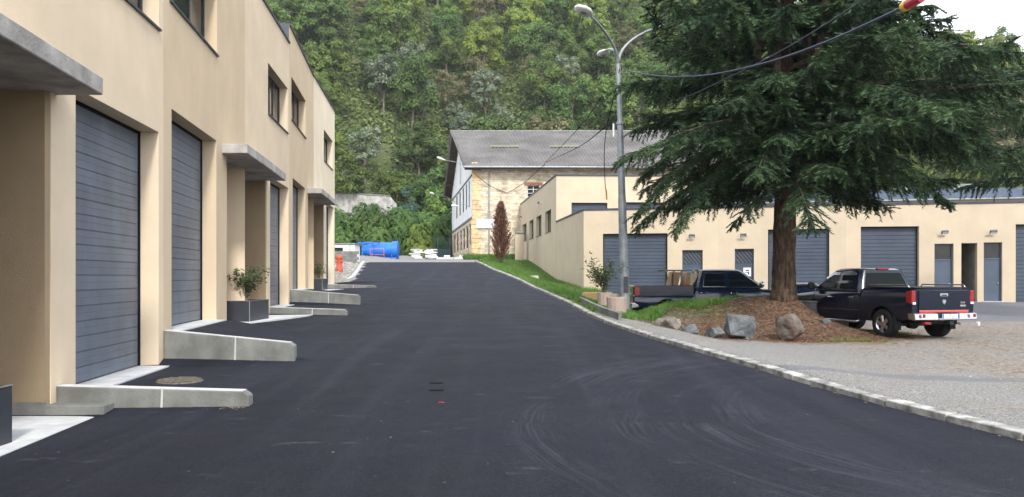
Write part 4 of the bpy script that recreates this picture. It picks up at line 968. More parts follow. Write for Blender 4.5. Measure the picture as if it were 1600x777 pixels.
# ------------------------------------------------------------ hill
def yb0(x): return 110+ (sm(x, -30, -5)*9 if x < 20 else 9)
def tan_r(x):
    k = x/170.0; return lerp(.43, .235, sm(x/190*1.0, .10, .62))
def hz(x, y):
    y0 = yb0(x); z = 2.6+max(0, y-y0)*.86
    # ridge height limits the slope
    cap = tan_r(x*190/max(y, 60))*min(y, 230)
    bump_ = 2.2*math.sin(x*.06+1)*math.sin(y*.05)+1.2*math.sin(x*.17+y*.13)
    z += bump_*sm(y, y0+8, y0+30)
    if z > cap: z = cap+(z-cap)*.05
    return min(z, 96)-(0 if y > y0 else .6)
hx = axis([(-260, -70, 14), (-70, 110, 60), (110, 420, 22)]); hyy = axis([(104, 130, 13), (130, 260, 50), (260, 420, 12)])
b = MB(); b.v = [(x, y, hz(x, y)) for y in hyy for x in hx]; nx = len(hx)
b.f = [(j*nx+i, j*nx+i+1, (j+1)*nx+i+1, (j+1)*nx+i) for j in range(len(hyy)-1) for i in range(nx-1)]
tag(b.build('hillside', M['hill'], smooth=True, fix=False), kind='structure')

def crown(seed, rx, rz_, ncl, nleaf, size, zc, flat=.8, drop=.35):
    q = np.random.default_rng(seed); c = []
    while len(c) < ncl:
        p = q.normal(0, 1, 3); p /= np.linalg.norm(p); p *= q.uniform(.45, 1)
        if p[2] < -.75: continue
        c.append(p)
    c = np.array(c); cs = q.uniform(.2, .38, ncl)
    k = q.integers(0, ncl, nleaf); d = q.normal(0, 1, (nleaf, 3)); d /= np.linalg.norm(d, axis=1)[:, None]
    rad = cs[k][:, None]*q.uniform(.55, 1.08, (nleaf, 1)); d[:, 2] = np.where(d[:, 2] < -.3, -d[:, 2]*.5, d[:, 2])
    p = (c[k]+d*rad)*np.array([rx, rx, rz_])+np.array([0, 0, zc])
    nn = d*1.5+q.normal(0, .5, (nleaf, 3))+np.array([0, 0, .35]); nn /= np.linalg.norm(nn, axis=1)[:, None]
    a = np.cross(nn, q.normal(0, 1, (nleaf, 3))); a /= np.linalg.norm(a, axis=1)[:, None]; bb = np.cross(nn, a)
    s = size*q.uniform(.6, 1.35, (nleaf, 1))
    return np.stack([p-a*s, p-bb*s*.6, p+a*s, p+bb*s*.6], 1), c*np.array([rx, rx, rz_])+np.array([0, 0, zc])
def trunk_mesh(cl, h, r0, nbr, q):
    b = MB(); top_ = h*.75; pts = [(0.15*math.sin(i*1.3), .15*math.cos(i*1.7)-.15, top_*i/5) for i in range(6)]
    pts[0] = (0, 0, -1.0); b.tube(pts, [r0*(1-.13*i) for i in range(6)], 6, False)
    for k in range(nbr):
        c = Vector(cl[q.integers(0, len(cl))]); s = Vector(pts[int(q.integers(2, 6))]); b.tube([s, s.lerp(c, .5)+Vector((0, 0, .4)), c], [r0*.4, r0*.25, r0*.1], 4, False)
    return b
KIND = [('mid green leafy tree among the many on the wooded hillside', 'leafA', 3.6, 4.2, 0), ('yellow green leafy tree on the wooded hillside', 'leafB', 3.4, 4.0, 0),
        ('dark green dense tree on the wooded hillside', 'leafC', 3.6, 4.3, 0), ('silvery grey leafed tree on the wooded hillside', 'leafS', 2.4, 3.1, 1),
        ('olive brown thinning tree on the wooded hillside', 'leafO', 3.2, 3.8, 1)]
protos = []
for ki, (lab, mn, rx, rz_, thin) in enumerate(KIND):
    for v in range(2):
        q = np.random.default_rng(100+ki*7+v); h = 8.5+v
        V, cl = crown(50+ki*11+v, rx, rz_, 30 if not thin else 22, 9500 if not thin else 5000, .17 if not thin else .155, h*.62)
        e = empty('hillside_tree', (0, 0, 0)); trunk_mesh(cl, h, .20 if not thin else .16, 7 if not thin else 16, q).build('trunk', M['barkp'], e, fix=False); np_quads('crown', V, M[mn], e)
        tag(e, lab, 'tree', 'trees on the wooded hillside: '+lab.split(' tree')[0]); protos.append([ki, e, False])
pr_ = random.Random(11); cand = []
y = 113
while y < 232:
    half = y*.70+8; x = -y*.36-6
    while x < half*1.02:
        xx = x+pr_.uniform(-2.6, 2.6); yy = y+pr_.uniform(-2.6, 2.6)
        cand.append((xx, yy)); x += 6.9+(y-113)*.03
    y += 6.4+(y-113)*.022
cnt = 0
def vn(x, y): return math.sin(x*.071+1.3)*math.sin(y*.083+.4)+.6*math.sin(x*.19+y*.11)
for (x, y) in cand:
    if y < yb0(x)+3: continue
    z = hz(x, y); tn = z/y; kpx = x/y
    if tn > .40 and kpx < .1 and z/y > .46: continue
    # past the ridge nothing shows
    if y > 150 and hz(x, y-12)/(y-12) > z/y+.012: continue
    # bare rock scar
    px_ = 800+1200*x/y; py_ = 432-1200*z/y
    if 572 < px_ < 606 and 225 < py_ < 270: continue
    if cnt >= 285: break
    n = vn(x, y); t = pr_.random()
    if n > .75: k = 0 if t < .5 else 1
    elif n < -.6: k = 2 if t < .8 else 0
    else: k = 0 if t < .38 else (2 if t < .62 else (1 if t < .78 else (4 if t < .9 else 3)))
    if 560 < px_ < 900 and 150 < py_ < 320 and t > .45: k = 3 if t > .72 else 4
    if px_ > 1400 and t > .4: k = 1 if t < .8 else 4
    opt = [p for p in protos if p[0] == k]; p = pr_.choice(opt); s = pr_.uniform(.82, 1.42)*(.8 if y < 130 else 1)
    if not p[2]: o = p[1]; p[2] = True
    else: o = copy_tree(p[1])
    hw_ = ('beside the beige parapet', 'above the blue drum', 'left of the stone roof', 'above the stone roof', 'left of the lamp post top', 'seen through the left of the fir', 'behind the fir crown', 'right of the fir crown')[sum(px_ > t_ for t_ in (530, 610, 705, 830, 950, 1080, 1400))]
    vw_ = ('on the lowest slope', 'on the lower slope', 'halfway up the slope', 'high on the slope', 'near the ridge')[sum(py_ < t_ for t_ in (300, 225, 140, 60))]
    o['label'] = ('tall ' if s > 1.25 else ('small ' if s < .92 else '')) + ('mid green leafy', 'yellow green leafy', 'dark green dense', 'silvery grey', 'olive brown thin')[k] + ' tree ' + vw_ + ' ' + hw_; o['group'] = 'trees on the wooded hillside'
    o.location = (x, y, z-.3); o.rotation_euler = (0, 0, pr_.uniform(0, 6.28)); o.scale = (s, s, s*pr_.uniform(.85, 1.2)); cnt += 1
for p in protos:
    if not p[2]:
        for ch in list(p[1].children): bpy.data.objects.remove(ch)
        bpy.data.objects.remove(p[1])
dupl = {}
for o in col.objects:
    if o.get('group') == 'trees on the wooded hillside': dupl.setdefault(o['label'], []).append(o)
for lb_, os_ in dupl.items():
    if len(os_) > 1:
        os_.sort(key=lambda o: o.location.x/o.location.y)
        for n_, o in enumerate(os_):
            o['label'] = (('leftmost ' if n_ == 0 else ('rightmost ' if n_ == len(os_)-1 else ('second ', 'third ', 'fourth ', 'fifth ', 'sixth ', 'seventh ', 'eighth ', 'ninth ', 'tenth ')[min(8, n_-1)])) + lb_)
# undergrowth mass hugging the slope
q = np.random.default_rng(9); n = 150000; yy = 108+q.random(n)**1.15*118; xx = q.uniform(-.38, .72, n)*yy; zz = np.array([hz(a, c) for a, c in zip(xx, yy)])
ppx = 800+1200*xx/yy; ppy = 432-1200*zz/yy; keep = ~((ppx > 565) & (ppx < 612) & (ppy > 225) & (ppy < 310) & (q.random(n) < .85)) ; xx, yy, zz = xx[keep], yy[keep], zz[keep]; n = len(xx)
hgt = np.abs(np.sin(xx*.9)+np.sin(yy*.8+xx*.3))*.9*q.random(n)+.15; p = np.stack([xx, yy, zz+hgt], 1)
nn = q.normal(0, .7, (n, 3))+np.array([0, -.5, .9]); nn /= np.linalg.norm(nn, axis=1)[:, None]; a = np.cross(nn, q.normal(0, 1, (n, 3))); a /= np.linalg.norm(a, axis=1)[:, None]; bb = np.cross(nn, a); s = q.uniform(.2, .5, (n, 1))
tag(np_quads('undergrowth', np.stack([p-a*s, p-bb*s*.6, p+a*s, p+bb*s*.6], 1), M['ivy']), 'tangled green undergrowth covering the slope between the trees', 'undergrowth', kind='stuff')

# bushes at the end of the road (large compound leaves)
def bush(x, y, z, rx, rz_, n, mn, label, seed, size=.34, name='bush', cat='bush', ncl=26):
    V, cl = crown(seed, rx, rz_, ncl, n, size, rz_*.55); e = empty(name, (x, y, z), label=label, cat=cat)
    qq = np.random.default_rng(seed); trunk_mesh(cl, rz_*1.2, .12, 6, qq).build('trunk', M['barkp'], e, fix=False); np_quads('foliage', V, M[mn], e); return e
def fronds(x, y, z, rx, ry, h, nf, mn, label, seed, name='bush', cat='bush'):
    """bush of arching compound leaves: each frond a rib with paired leaflets"""
    q = np.random.default_rng(seed); V = []
    for k in range(nf):
        d = q.normal(0, 1, 3); d[2] = abs(d[2]); d /= np.linalg.norm(d); d[1] = -abs(d[1]) if q.random() < .6 else d[1]
        s = q.uniform(.55, 1.0); c = np.array([d[0]*rx*s, d[1]*ry*s, d[2]*h*s*.95+.3*q.random()])
        az = math.atan2(d[1], d[0])+q.normal(0, .7); L_ = q.uniform(.7, 1.15); o = np.array([math.cos(az), math.sin(az), 0]); sd_ = np.array([-o[1], o[0], 0])
        for j in range(9):
            t = (j+1)/9; p = c+o*L_*t+np.array([0, 0, .35*math.sin(t*2.6)*L_-.6*t*t*L_])
            for sgn in (-1, 1):
                ll = .36*(1-.45*t)*L_; tip = p+sd_*sgn*ll*.9+o*ll*.3-np.array([0, 0, .55*ll]); mid = (p+tip)/2; wv = (o*.55-np.array([0, 0, .83]))*.10
                V.append([p, mid+wv, tip, mid-wv])
    e = empty(name, (x, y, z), label=label, cat=cat); np_quads('foliage', np.array(V), M[mn], e)
    b = MB()
    for k in range(9):
        a = q.uniform(0, 6.28); b.tube([(0.3*math.cos(a), .3*math.sin(a), -.4), (rx*.4*math.cos(a), ry*.4*math.sin(a), h*.5), (rx*.65*math.cos(a), ry*.65*math.sin(a), h*.8)], [.07, .05, .02], 5, False)
    b.build('stem', M['barkp'], e, fix=False); V2, _ = crown(seed+5, rx*.9, h*.5, 20, 2600, .2, h*.42); np_quads('inner_foliage', V2, M['leafH'], e); return e
BU = [(-24.5, 104, 3.6, 3.2, 7.2, 'big dark green sumac bush partly hidden by the workshop corner'), (-19.6, 105, 3.2, 3.0, 7.6, 'big sumac bush rising above the blue drum left end'),
      (-15.4, 106, 3.0, 3.0, 6.9, 'broad sumac bush behind the middle of the blue drum'), (-11.8, 108, 3.0, 3.0, 6.6, 'sumac bush with drooping leaves behind the green gate'),
      (-8.6, 111, 2.6, 2.6, 7.0, 'sumac bush squeezed between the gate and the stone gable'), (-28.8, 106, 3.2, 3, 7.4, 'leftmost sumac bush mostly behind the beige workshop')]
for k, (x, y, rx, ry, h, lab) in enumerate(BU): fronds(x, y, zr(y)-.2, rx*1.1, ry, h*1.06, 1500, 'leafH', lab, 300+k)
fronds(-22.3, 101.5, zr(101)-.2, 2.2, 1.8, 4.2, 420, 'leafH', 'low front sumac bush behind the white container', 340)
fronds(-17.8, 102, zr(101)-.2, 2.2, 1.8, 4.4, 420, 'leafH', 'low front sumac bush directly behind the drum ring', 341)
fronds(-12.6, 103.6, zr(101)-.2, 1.6, 1.5, 5.2, 420, 'leafW', 'light yellow green walnut bush left of the gate', 342)
bush(-15.2, 112, 6.0, 1.7, 4.0, 3800, 'leafG', 'slim blue green conifer above the sumac bushes', 350, .16, 'slim_conifer', 'tree', 20)
bush(-10.4, 117, 8.0, 3.6, 3.8, 6500, 'leafA', 'round green tree crowding the stone gable wall', 351, .22, 'round_tree', 'tree')
bush(-8.6, 124, 13.5, 3.6, 4.6, 6500, 'leafC', 'dark round tree just above the stone gable roof', 352, .22, 'round_tree', 'tree')
rw = empty('retaining_wall', (-22, 119, 9), label='pale old concrete retaining wall on the slope above the sumac bushes', cat='wall')
wz = 12.0
world_child(MB().prism([(-33, 8), (-17.6, 8), (-17.6, 11.0), (-18.6, 12.2), (-26, 12.6), (-33, 12.5)], 117, 117.5, lambda p, q, t: (p, t, q)).build('wall_face', M['concrete_old']), rw)
world_child(MB().prism([(-33, 12.51), (-26, 12.61), (-18.6, 12.21), (-18.5, 12.36), (-26, 12.78), (-33, 12.68)], 116.9, 117.6, lambda p, q, t: (p, t, q)).build('wall_coping', M['concrete']), rw)

gs = empty('buried_slab', (.95, 49.5, gz(.95, 49.5)), label='pale flat concrete slab lying in the grass bank', cat='slab')
world_child(MB().box(.2, 1.7, 49.2, 50.2, gz(.95, 49.7)-.3, gz(.95, 49.2)+.10).build('slab_body', M['concrete_light'], bevel=.02), gs)
# brown dead conifer on the grass bank
def dead_conifer(x, y, z, h, w_):
    q = np.random.default_rng(21); n = 560; V = []
    e = empty('dead_conifer', (x, y, z), label='brown dried columnar conifer before the stone building', cat='tree')
    b = MB().tube([(0, 0, -.3), (0.03, 0, h*.5), (0, .03, h*.96)], [.10, .07, .02], 6, False)
    for k in range(n):
        t = q.random()**.8; zz = -.1+h*.84*t; a = q.uniform(0, 6.28); r = w_*(.50*(1-t)**.75*min(1, .55+t*2.2)+.03)*q.uniform(.5, 1.1)
        o = np.array([math.cos(a), math.sin(a), 0]); p0 = np.array([0, 0, zz*.93]); p1 = o*r+np.array([0, 0, zz+r*1.3+.25*t])
        if k % 5 == 0: b.tube([tuple(p0), tuple(p1)], [.014, .005], 4, False)
        for j in range(26):
            s = .35+.65*q.random(); c = p0+(p1-p0)*s; d = (p1-p0)/np.linalg.norm(p1-p0)+q.normal(0, .38, 3)+np.array([0, 0, .3]); d /= np.linalg.norm(d); sd_ = np.cross(d, q.normal(0, 1, 3)); sd_ /= np.linalg.norm(sd_)
            L_ = q.uniform(.12, .26); V.append([c, c+d*L_*.5+sd_*.025, c+d*L_, c+d*L_*.5-sd_*.025])
    b.build('trunk', M['bark'], e, fix=False); np_quads('foliage', np.array(V), M['needled'], e)
dead_conifer(-.95, 66.5, gz(-.95, 66.5), 6.0, 2.3)

# ------------------------------------------------------------ big fir
def conifer(x, y, z, h, fn_r, z_low, nb, label, seed, name='fir_tree', trunk_r=.38, amin=0, amax=6.2832, extra=(), dens=1.0, stems=True):
    q = np.random.default_rng(seed); e = empty(name, (x, y, z), label=label, cat='tree')
    b = MB(); prof = [(0, -.5, trunk_r*1.4), (0, 0.0, trunk_r*1.12), (.01, .35, trunk_r*.94), (.0, 1.2, trunk_r*.88), (.03, 3, trunk_r*.84), (.0, 6, trunk_r*.72), (.1, 10, trunk_r*.5), (0, h*.8, trunk_r*.2), (0, h, .02)]
    pts = []; rr = []
    for i in range(len(prof)-1):
        for k in range(6):
            t = k/6; pts.append((lerp(prof[i][0], prof[i+1][0], t), 0, lerp(prof[i][1], prof[i+1][1], t))); rr.append(lerp(prof[i][2], prof[i+1][2], t)*(1+.03*math.sin(i*7+k*2.1)))
    b.tube(pts, rr, 22, False)
    for i, v in enumerate(b.v):
        a = math.atan2(v[1], v[0]); f = 1+.05*math.sin(a*5+v[2])+.03*math.sin(a*11+v[2]*2.3)+(.10*math.sin(a*4+1)*max(0, .5-v[2]) if v[2] < .5 else 0); b.v[i] = (v[0]*f, v[1]*f, v[2])
    b.build('trunk', M['bark'], e, smooth=True, fix=False)
    lb = MB(); V = []
    P0 = []; D0 = []; LL = []
    def branch(z0, a, L_, droop, up_, sub=1.0, curve=0.0):
        o = np.array([math.cos(a), math.sin(a), 0]); sd_ = np.array([-o[1], o[0], 0]); pts = []; n = 12; wv = q.normal(0, .12)
        for i in range(n+1):
            t = i/n; zz = z0+L_*(up_*t - droop*t*t + curve*t**3); pts.append(o*L_*t*.98+sd_*wv*math.sin(t*3)*L_*.3+np.array([0, 0, zz]))
        lb.tube([tuple(p) for p in pts], [max(.006, .055*L_/5*(1-t_/n)) for t_ in range(n+1)], 5, False)
        # side shoots
        ns = int(L_*9.5*sub*dens)
        for s in range(ns):
            t = .16+.84*((s+q.random())/ns)**.85; i = min(n-1, int(t*n)); f = t*n-i; c = pts[i]*(1-f)+pts[i+1]*f; tg = pts[i+1]-pts[i]; tg /= np.linalg.norm(tg)
            sg = 1 if s % 2 else -1; ll = (.22+.85*math.sin(math.pi*min(1, t*.86+.08)))*L_*.20*q.uniform(.6, 1.25); ll = min(ll, 1.15)
            d = tg*.75+sd_*sg*q.uniform(.6, 1.1)+np.array([0, 0, q.normal(-.16, .30)]); d /= np.linalg.norm(d); P0.append(c); D0.append(d); LL.append(ll)
            # hanging shoots
            if q.random() < .75: P0.append(c); dd = tg*q.uniform(.1, .6)+sd_*sg*q.uniform(.1, .5)+np.array([0, 0, -q.uniform(.5, 1.1)]); D0.append(dd/np.linalg.norm(dd)); LL.append(ll*q.uniform(.35, .95))
        P0.append(pts[-2]); tg = pts[-1]-pts[-2]; D0.append(tg/np.linalg.norm(tg)); LL.append(.35)
    for k in range(nb):
        t = (k+.5)/nb; zb = z_low+(h-z_low)*t**1.18; a = k*2.39996+q.normal(0, .25); a = amin+(a % 6.2832)/6.2832*(amax-amin); L_ = fn_r(zb, a)*q.uniform(.72, 1.1)
        if L_ < .3: continue
        low = 1-min(1, max(0, (zb-z_low)/5)); branch(zb+q.normal(0, .25), a, L_, q.uniform(.12, .50)+.14*low, q.uniform(-.02, .38), 1, q.uniform(.0, .3))
    for ex in extra: branch(*ex)
    P0 = np.array(P0); D0 = np.array(D0); LL = np.array(LL)
    if stems:
        for (a_, dx_, z0_, z1_) in ((3.3, 1.2, 4.6, 11), (4.0, .8, 5.0, 12), (.1, 1.5, 5.0, 12), (5.2, 1.9, 4.8, 11.5), (5.9, 1.1, 5.4, 13), (1.6, 1.4, 5, 12)):
            o = np.array([math.cos(a_), math.sin(a_), 0]); pp_ = [tuple(o*dx_*min(1, (k/8)**.45*1.05)+np.array([.05*math.sin(k*1.9), .05*math.cos(k*1.3), z0_+(z1_-z0_)*k/8])) for k in range(9)]
            lb.tube(pp_, [.15-.013*k for k in range(9)], 8, False)
    lb.build('limbs', M['bark' if not stems else 'bark2'], e, fix=False, kind='stuff')
    # each shoot: twig sprays of needle blades
    out = []
    nper = 52
    for j in range(nper):
        n = len(P0); t = (j+q.random(n))/nper; sag = np.zeros((n, 3)); sag[:, 2] = -.22*t*t*LL
        c = P0+D0*(LL*t)[:, None]+sag
        side = np.cross(D0, np.array([0, 0, 1.0])); side /= np.linalg.norm(side, axis=1)[:, None]+1e-6
        sg = np.where(q.random(n) < .5, -1, 1); w_ = (1-t*.65)*LL*.36*q.uniform(.4, 1.1, n)+.05
        d = D0*.7+side*(sg*q.uniform(.5, 1.1, n))[:, None]+q.normal(0, .2, (n, 3)); d[:, 2] -= .12; d /= np.linalg.norm(d, axis=1)[:, None]
        nn = np.cross(d, side)+q.normal(0, .5, (n, 3)); nn[:, 2] += .8; wv = np.cross(d, nn); wv /= np.linalg.norm(wv, axis=1)[:, None]+1e-6
        hw = .012+.008*q.random(n); L2 = np.minimum(w_, .21)
        tip = c+d*L2[:, None]; m_ = c+d*(L2*.45)[:, None]
        out.append(np.stack([c+wv*hw[:, None], tip, c-wv*hw[:, None]], 1))
    V = np.concatenate(out); print(label[:20], 'needles', len(V)); np_quads('foliage', V, M['needle'], e); return e
def firr(z, a):
    left = .5-.5*math.cos(a); base_ = tab([(2.4, 3.6), (3.6, 4.6), (4.6, 6.0), (5.5, 6.6), (8, 6.0), (10.5, 5.0), (14, 3.6), (18, 1.6), (20, .3)], z)
    return base_*lerp(1.12 if z > 5.6 else .86, .73, left)*(.82+.3*abs(math.sin(a*3.7+z*5.1)))*(.84 if z > 7.2 and left < .5 else 1)
FX, FY = 8.5, 24.0; FZ = gz(FX, FY)
pi = math.pi
conifer(FX, FY, FZ, 20, firr, 3.5, 240, 'large dark green fir with a bare lower trunk on the needle mound', 31,
    extra=[(5.4, pi*1.03, 4.9, .62, .02, 1.1), (5.0, pi*1.12, 4.1, .75, .0, 1.1, 0), (5.6, pi*.97, 4.6, .45, .05), (3.4, pi*1.2, 2.6, .5, .0, .8), (5.2, 5.8, 5.0, .32, .1), (5.8, .15, 7.0, .18, .08), (6.4, .05, 8.2, .10, .06), (6.8, -.2, 7.0, .10, .08), (6.2, -.55, 6.8, .12, .1), (4.6, 5.3, 4.4, .42, .05), (4.7, -.38, 4.7, .46, .04)] + [(3.9+.22*k, 4.71+.75*math.sin(k*2.4), 2.6+1.3*math.sin(k*1.7)**2+.05*k, .3, .12) for k in range(13)] + [(8.3+.3*k, 4.71+.75*math.sin(k*2.4), 2.6, .3, .2) for k in range(12)] + [(5.5, 3.6, 4.0, .3, .1), (4.4, 4.9, 3.4, .45, .1), (4.6, 4.2, 4.2, .4, .1)])
def firr2(z, a): return tab([(2, 4), (4, 7), (7, 6.4), (12, 4), (17, .5)], z)
conifer(23.2, 31.5, -1.6, 10, lambda z, a: tab([(1.5, 3), (5, 4.6), (7, 5.6), (8.5, 2.6), (10, .3)], z), 5.6, 46, 'second green fir reaching in from the right behind the low roofline', 33, trunk_r=.25, stems=False)

# ------------------------------------------------------------ mound dressing: rocks, planters, trough, grass, needles
def rock(x, y, z, sx, sy, sz_, mn, label, seed, tilt=0):
    q = random.Random(seed); bm = bmesh.new()
    for _ in range(20):
        v = Vector((q.uniform(-1, 1), q.uniform(-1, 1), q.uniform(-1, 1))).normalized(); k = max(abs(v.x), abs(v.y), abs(v.z)); v = v/(k**.62)*q.uniform(.84, 1.04); bm.verts.new((v.x*sx, v.y*sy, v.z*sz_))
    h_ = bmesh.ops.convex_hull(bm, input=bm.verts); bmesh.ops.delete(bm, geom=[g for g in h_['geom_interior'] if isinstance(g, bmesh.types.BMVert)], context='VERTS')
    bmesh.ops.bevel(bm, geom=list(bm.edges), offset=.018, segments=1, affect='EDGES', clamp_overlap=True); bmesh.ops.triangulate(bm, faces=bm.faces)
    bmesh.ops.subdivide_edges(bm, edges=[e_ for e_ in bm.edges if e_.calc_length() > .09], cuts=2, use_grid_fill=True)
    from mathutils import noise as mn_
    for v in bm.verts: v.co += Vector((mn_.noise(v.co*6+Vector((seed, 0, 0))), mn_.noise(v.co*6+Vector((0, seed, 0))), mn_.noise(v.co*6)))*.045
    bmesh.ops.recalc_face_normals(bm, faces=bm.faces)
    me = bpy.data.meshes.new('rock'); bm.to_mesh(me); bm.free(); me.materials.append(M[mn]); o = bpy.data.objects.new('rock', me); col.objects.link(o)
    o.location = (x, y, z); o.rotation_euler = (0, tilt, q.uniform(0, 3)); tag(o, label, 'rock', 'boulders along the foot of the mound'); return o
def at(x, y): return ((x-800)/1200*y)
rock(at(1041, 20.8), 20.8, -1.36, .43, .36, .27, 'rockb', 'flat brown boulder at the left end of the boulder row', 1, .12)
rock(at(1079, 20.4), 20.4, -1.46, .24, .2, .20, 'rockg', 'small grey boulder next to the flat brown one', 2)
rock(at(1112, 20.2), 20.2, -1.49, .32, .22, .16, 'rockg', 'low brown grey boulder in the middle of the row', 8, .1)
rock(at(1156, 20.3), 20.3, -1.33, .43, .34, .35, 'rockg', 'large blue grey boulder in the middle of the row', 4, .1)
rock(at(1233, 20.2), 20.2, -1.36, .36, .32, .38, 'rockr', 'large brown boulder with a rusty patch at the right end', 5, .25)
rock(at(1168, 19.8), 19.8, -1.64, .08, .07, .06, 'rockb', 'fist sized stone between the two large boulders', 6)
rock(at(1290, 22.0), 22.0, gz(at(1290, 22), 22)+.03, .14, .12, .10, 'rockg', 'small grey stone near the top right of the mound', 7)
def stone_planter(x, y, z, r, h, label, tilt=0):
    e = empty('stone_planter', (x, y, z), label=label, cat='planter', group='round exposed-aggregate planters by the lamp post'); e.rotation_euler = (tilt, tilt*.6, 0)
    b = MB().lathe([(0, .0), (r*.93, 0), (r*.94, .02), (r, h-.03), (r*.985, h)], 14); b.build('planter_body', M['gravelagg'], e)
    b = MB().lathe([(r*.985, h), (r*.84, h+.002), (r*.82, h-.16), (0, h-.16)], 14); b.build('planter_rim', M['concrete_light'], e)
    b = MB().lathe([(r*.825, h-.13), (r*.4, h-.1), (0, h-.12)], 14); b.build('soil', M['soil'], e); return e
z2 = gz(at(964, 23.6), 23.6); stone_planter(at(964, 23.6), 23.6, z2-.03, .31, .56, 'empty round aggregate planter nearest the kerb', -.03)
z1 = gz(at(945, 25.6), 25.6); stone_planter(at(945, 25.6), 25.6, z1-.03, .25, .56, 'round aggregate planter holding the leafy laurel')
stone_planter(at(957, 26.6), 26.6, gz(at(957, 26.6), 26.6)-.02, .22, .54, 'round aggregate planter half hidden behind the laurel planter')
shrub(at(944, 25.6), 25.6, z1+.48, .85, 1.2, 950, 'spreading laurel shrub growing in the round planter', 8, leaf=.10, stems=15)
# concrete trough beside the pickup
tr = empty('concrete_trough', (9.4, 24.3, -1.6), label='dark stained concrete box wall between the mound and the black pickup', cat='concrete box')
xa, xb = at(1240, 24.6), at(1299, 23.6)
Ft = Frame((xa, 24.5), (xb, 23.4)); 
if Ft.n.y > 0: Ft.n = -Ft.n
fbox(Ft, tr, 'box_front', M['rockg'], 0, Ft.L, -.14, 0, -1.8, -.82, bevel=.01); fbox(Ft, tr, 'box_rim', M['concrete'], -.01, Ft.L+.012, -.15, .012, -.815, -.77, bevel=.01)
fbox(Ft, tr, 'box_side', M['concrete'], Ft.L-.12, Ft.L+.002, -.8, -.15, -1.8, -.80, bevel=.01)
# grass blades and needle litter
q = np.random.default_rng(4)
def grass_at(name, n, fpos, hmin, hmax, wd, m, label, cat):
    P = fpos(n); n = len(P); a = q.uniform(0, 6.28, n); hh = q.uniform(hmin, hmax, n); ln = q.normal(0, .35, (n, 2))*hh[:, None]
    s = np.stack([np.cos(a), np.sin(a), np.zeros(n)], 1)*wd; up_ = np.stack([ln[:, 0], ln[:, 1], hh], 1)
    tag(np_quads(name, np.stack([P-s, P+s, P+s*.3+up_, P-s*.3+up_], 1), m), label, cat, kind='stuff')
def bankpos(n):
    out = []
    while len(out) < n:
        if q.random() < .45: y = q.uniform(22.3, 28); x = q.uniform(xr(y)+.55, 8.3)
        else:
            y = 24+q.random()**1.5*50; x = q.uniform(xr(y)+.3, min(8, GS(y)-.1 if y > 46 else 8)); 
        dn = math.sin(x*2.1+y*1.3)*.5+math.sin(x*.9-y*2.2)*.5
        if y < 24.6 and dn < .1+ (24.6-y)*.35 and x > 3.6: continue
        if y < 26.2 and x > 6.8+dn: continue
        if y < 23.7 and x > 5.4: continue
        if (x-FX)**2+(y-FY)**2 < 3: continue
        out.append((x, y, gz(x, y)-.01))
    return np.array(out)
grass_at('grass', 60000, bankpos, .05, .17, .013, M['grass'], 'green grass on the bank beside the kerb and behind the mound', 'grass')
def tuftpos(n):
    out = []
    for k in range(n):
        c = ((at(920, 26), 26.4), (6.9, 26.4), (8.9, 20.0), (5.8, 26.3), (3.9, 24.6), (4.6, 25.5), (10.9, 22.6), (10.4, 22.2), (7.5, 26.5))[int(q.integers(0, 9))]
        x = c[0]+q.normal(0, .42); y = c[1]+q.normal(0, .16); out.append((x, y, gz(x, y)))
    return np.array(out)
grass_at('weeds', 2600, tuftpos, .02, .09, .010, M['leafB'], 'taller weed tufts on the mound top and at its foot', 'weeds')
def gablepos(n):
    y = q.uniform(76.8, 79, n); x = q.uniform(-4.9, 1.2, n); return np.stack([x, y, np.full(n, zr(78))+.02], 1)
grass_at('verge_grass', 5000, gablepos, .1, .6, .03, M['grass'], 'rough grass along the foot of the stone wall', 'grass')
P = []
while len(P) < 26000:
    x = q.uniform(3.6, 11.4); y = q.uniform(19.6, 25.8); d = ((x-7.6)/3.7)**2+((y-22.6)/3.2)**2
    if d < 1.0+.4*(q.random()-.5): P.append((x, y, gz(x, y)+.004))
P = np.array(P); a = q.uniform(0, 6.28, len(P)); L_ = q.uniform(.03, .12, len(P)); dd = np.stack([np.cos(a)*L_, np.sin(a)*L_, q.uniform(-.01, .03, len(P))], 1); s = np.stack([-np.sin(a), np.cos(a), np.zeros(len(P))], 1)*.006
tag(np_quads('needle_litter', np.stack([P-s, P+dd-s, P+dd+s, P+s], 1), M['litter']), 'rust brown fallen needles and twigs covering the mound', 'needle litter', kind='stuff')
# pebbles, real little stones
b = MB()
for k in range(3000):
    if k % 3: y = 7+24*q.random()**1.0; x = q.uniform(xr(y)+.25, 17)
    else:
        x = q.uniform(4, 11); y = q.uniform(19.3, 24)
        if q.random() < .6: continue
    s = q.uniform(.006, .020)*(1.5 if q.random() < .08 else 1); z = gz(x, y)+s*.2; t = q.uniform(0, 6); c, d = math.cos(t)*s, math.sin(t)*s
    b.add([(x+c, y+d, z), (x-d, y+c, z), (x-c, y-d, z), (x+d*.8, y-c*.8, z), (x+.2*c, y, z+s*.7)], [(0, 1, 4), (1, 2, 4), (2, 3, 4), (3, 0, 4)])
tag(b.build('pebbles', M['pebble'], fix=False), 'pale pebbles strewn over the gravel yard and mound', 'pebbles', kind='stuff')
b = MB()
for k in range(700):
    y = q.uniform(41.5, 58); l = tab(XLT, y); x = l-.25-q.random()*2.6; s = q.uniform(.04, .13); z = gz(x, y); t = q.uniform(0, 6); c, d = math.cos(t)*s, math.sin(t)*s
    b.add([(x+c, y+d, z), (x-d, y+c, z), (x-c, y-d, z), (x+d*.8, y-c*.8, z), (x+.2*c, y, z+s*.7)], [(0, 1, 4), (1, 2, 4), (2, 3, 4), (3, 0, 4)])
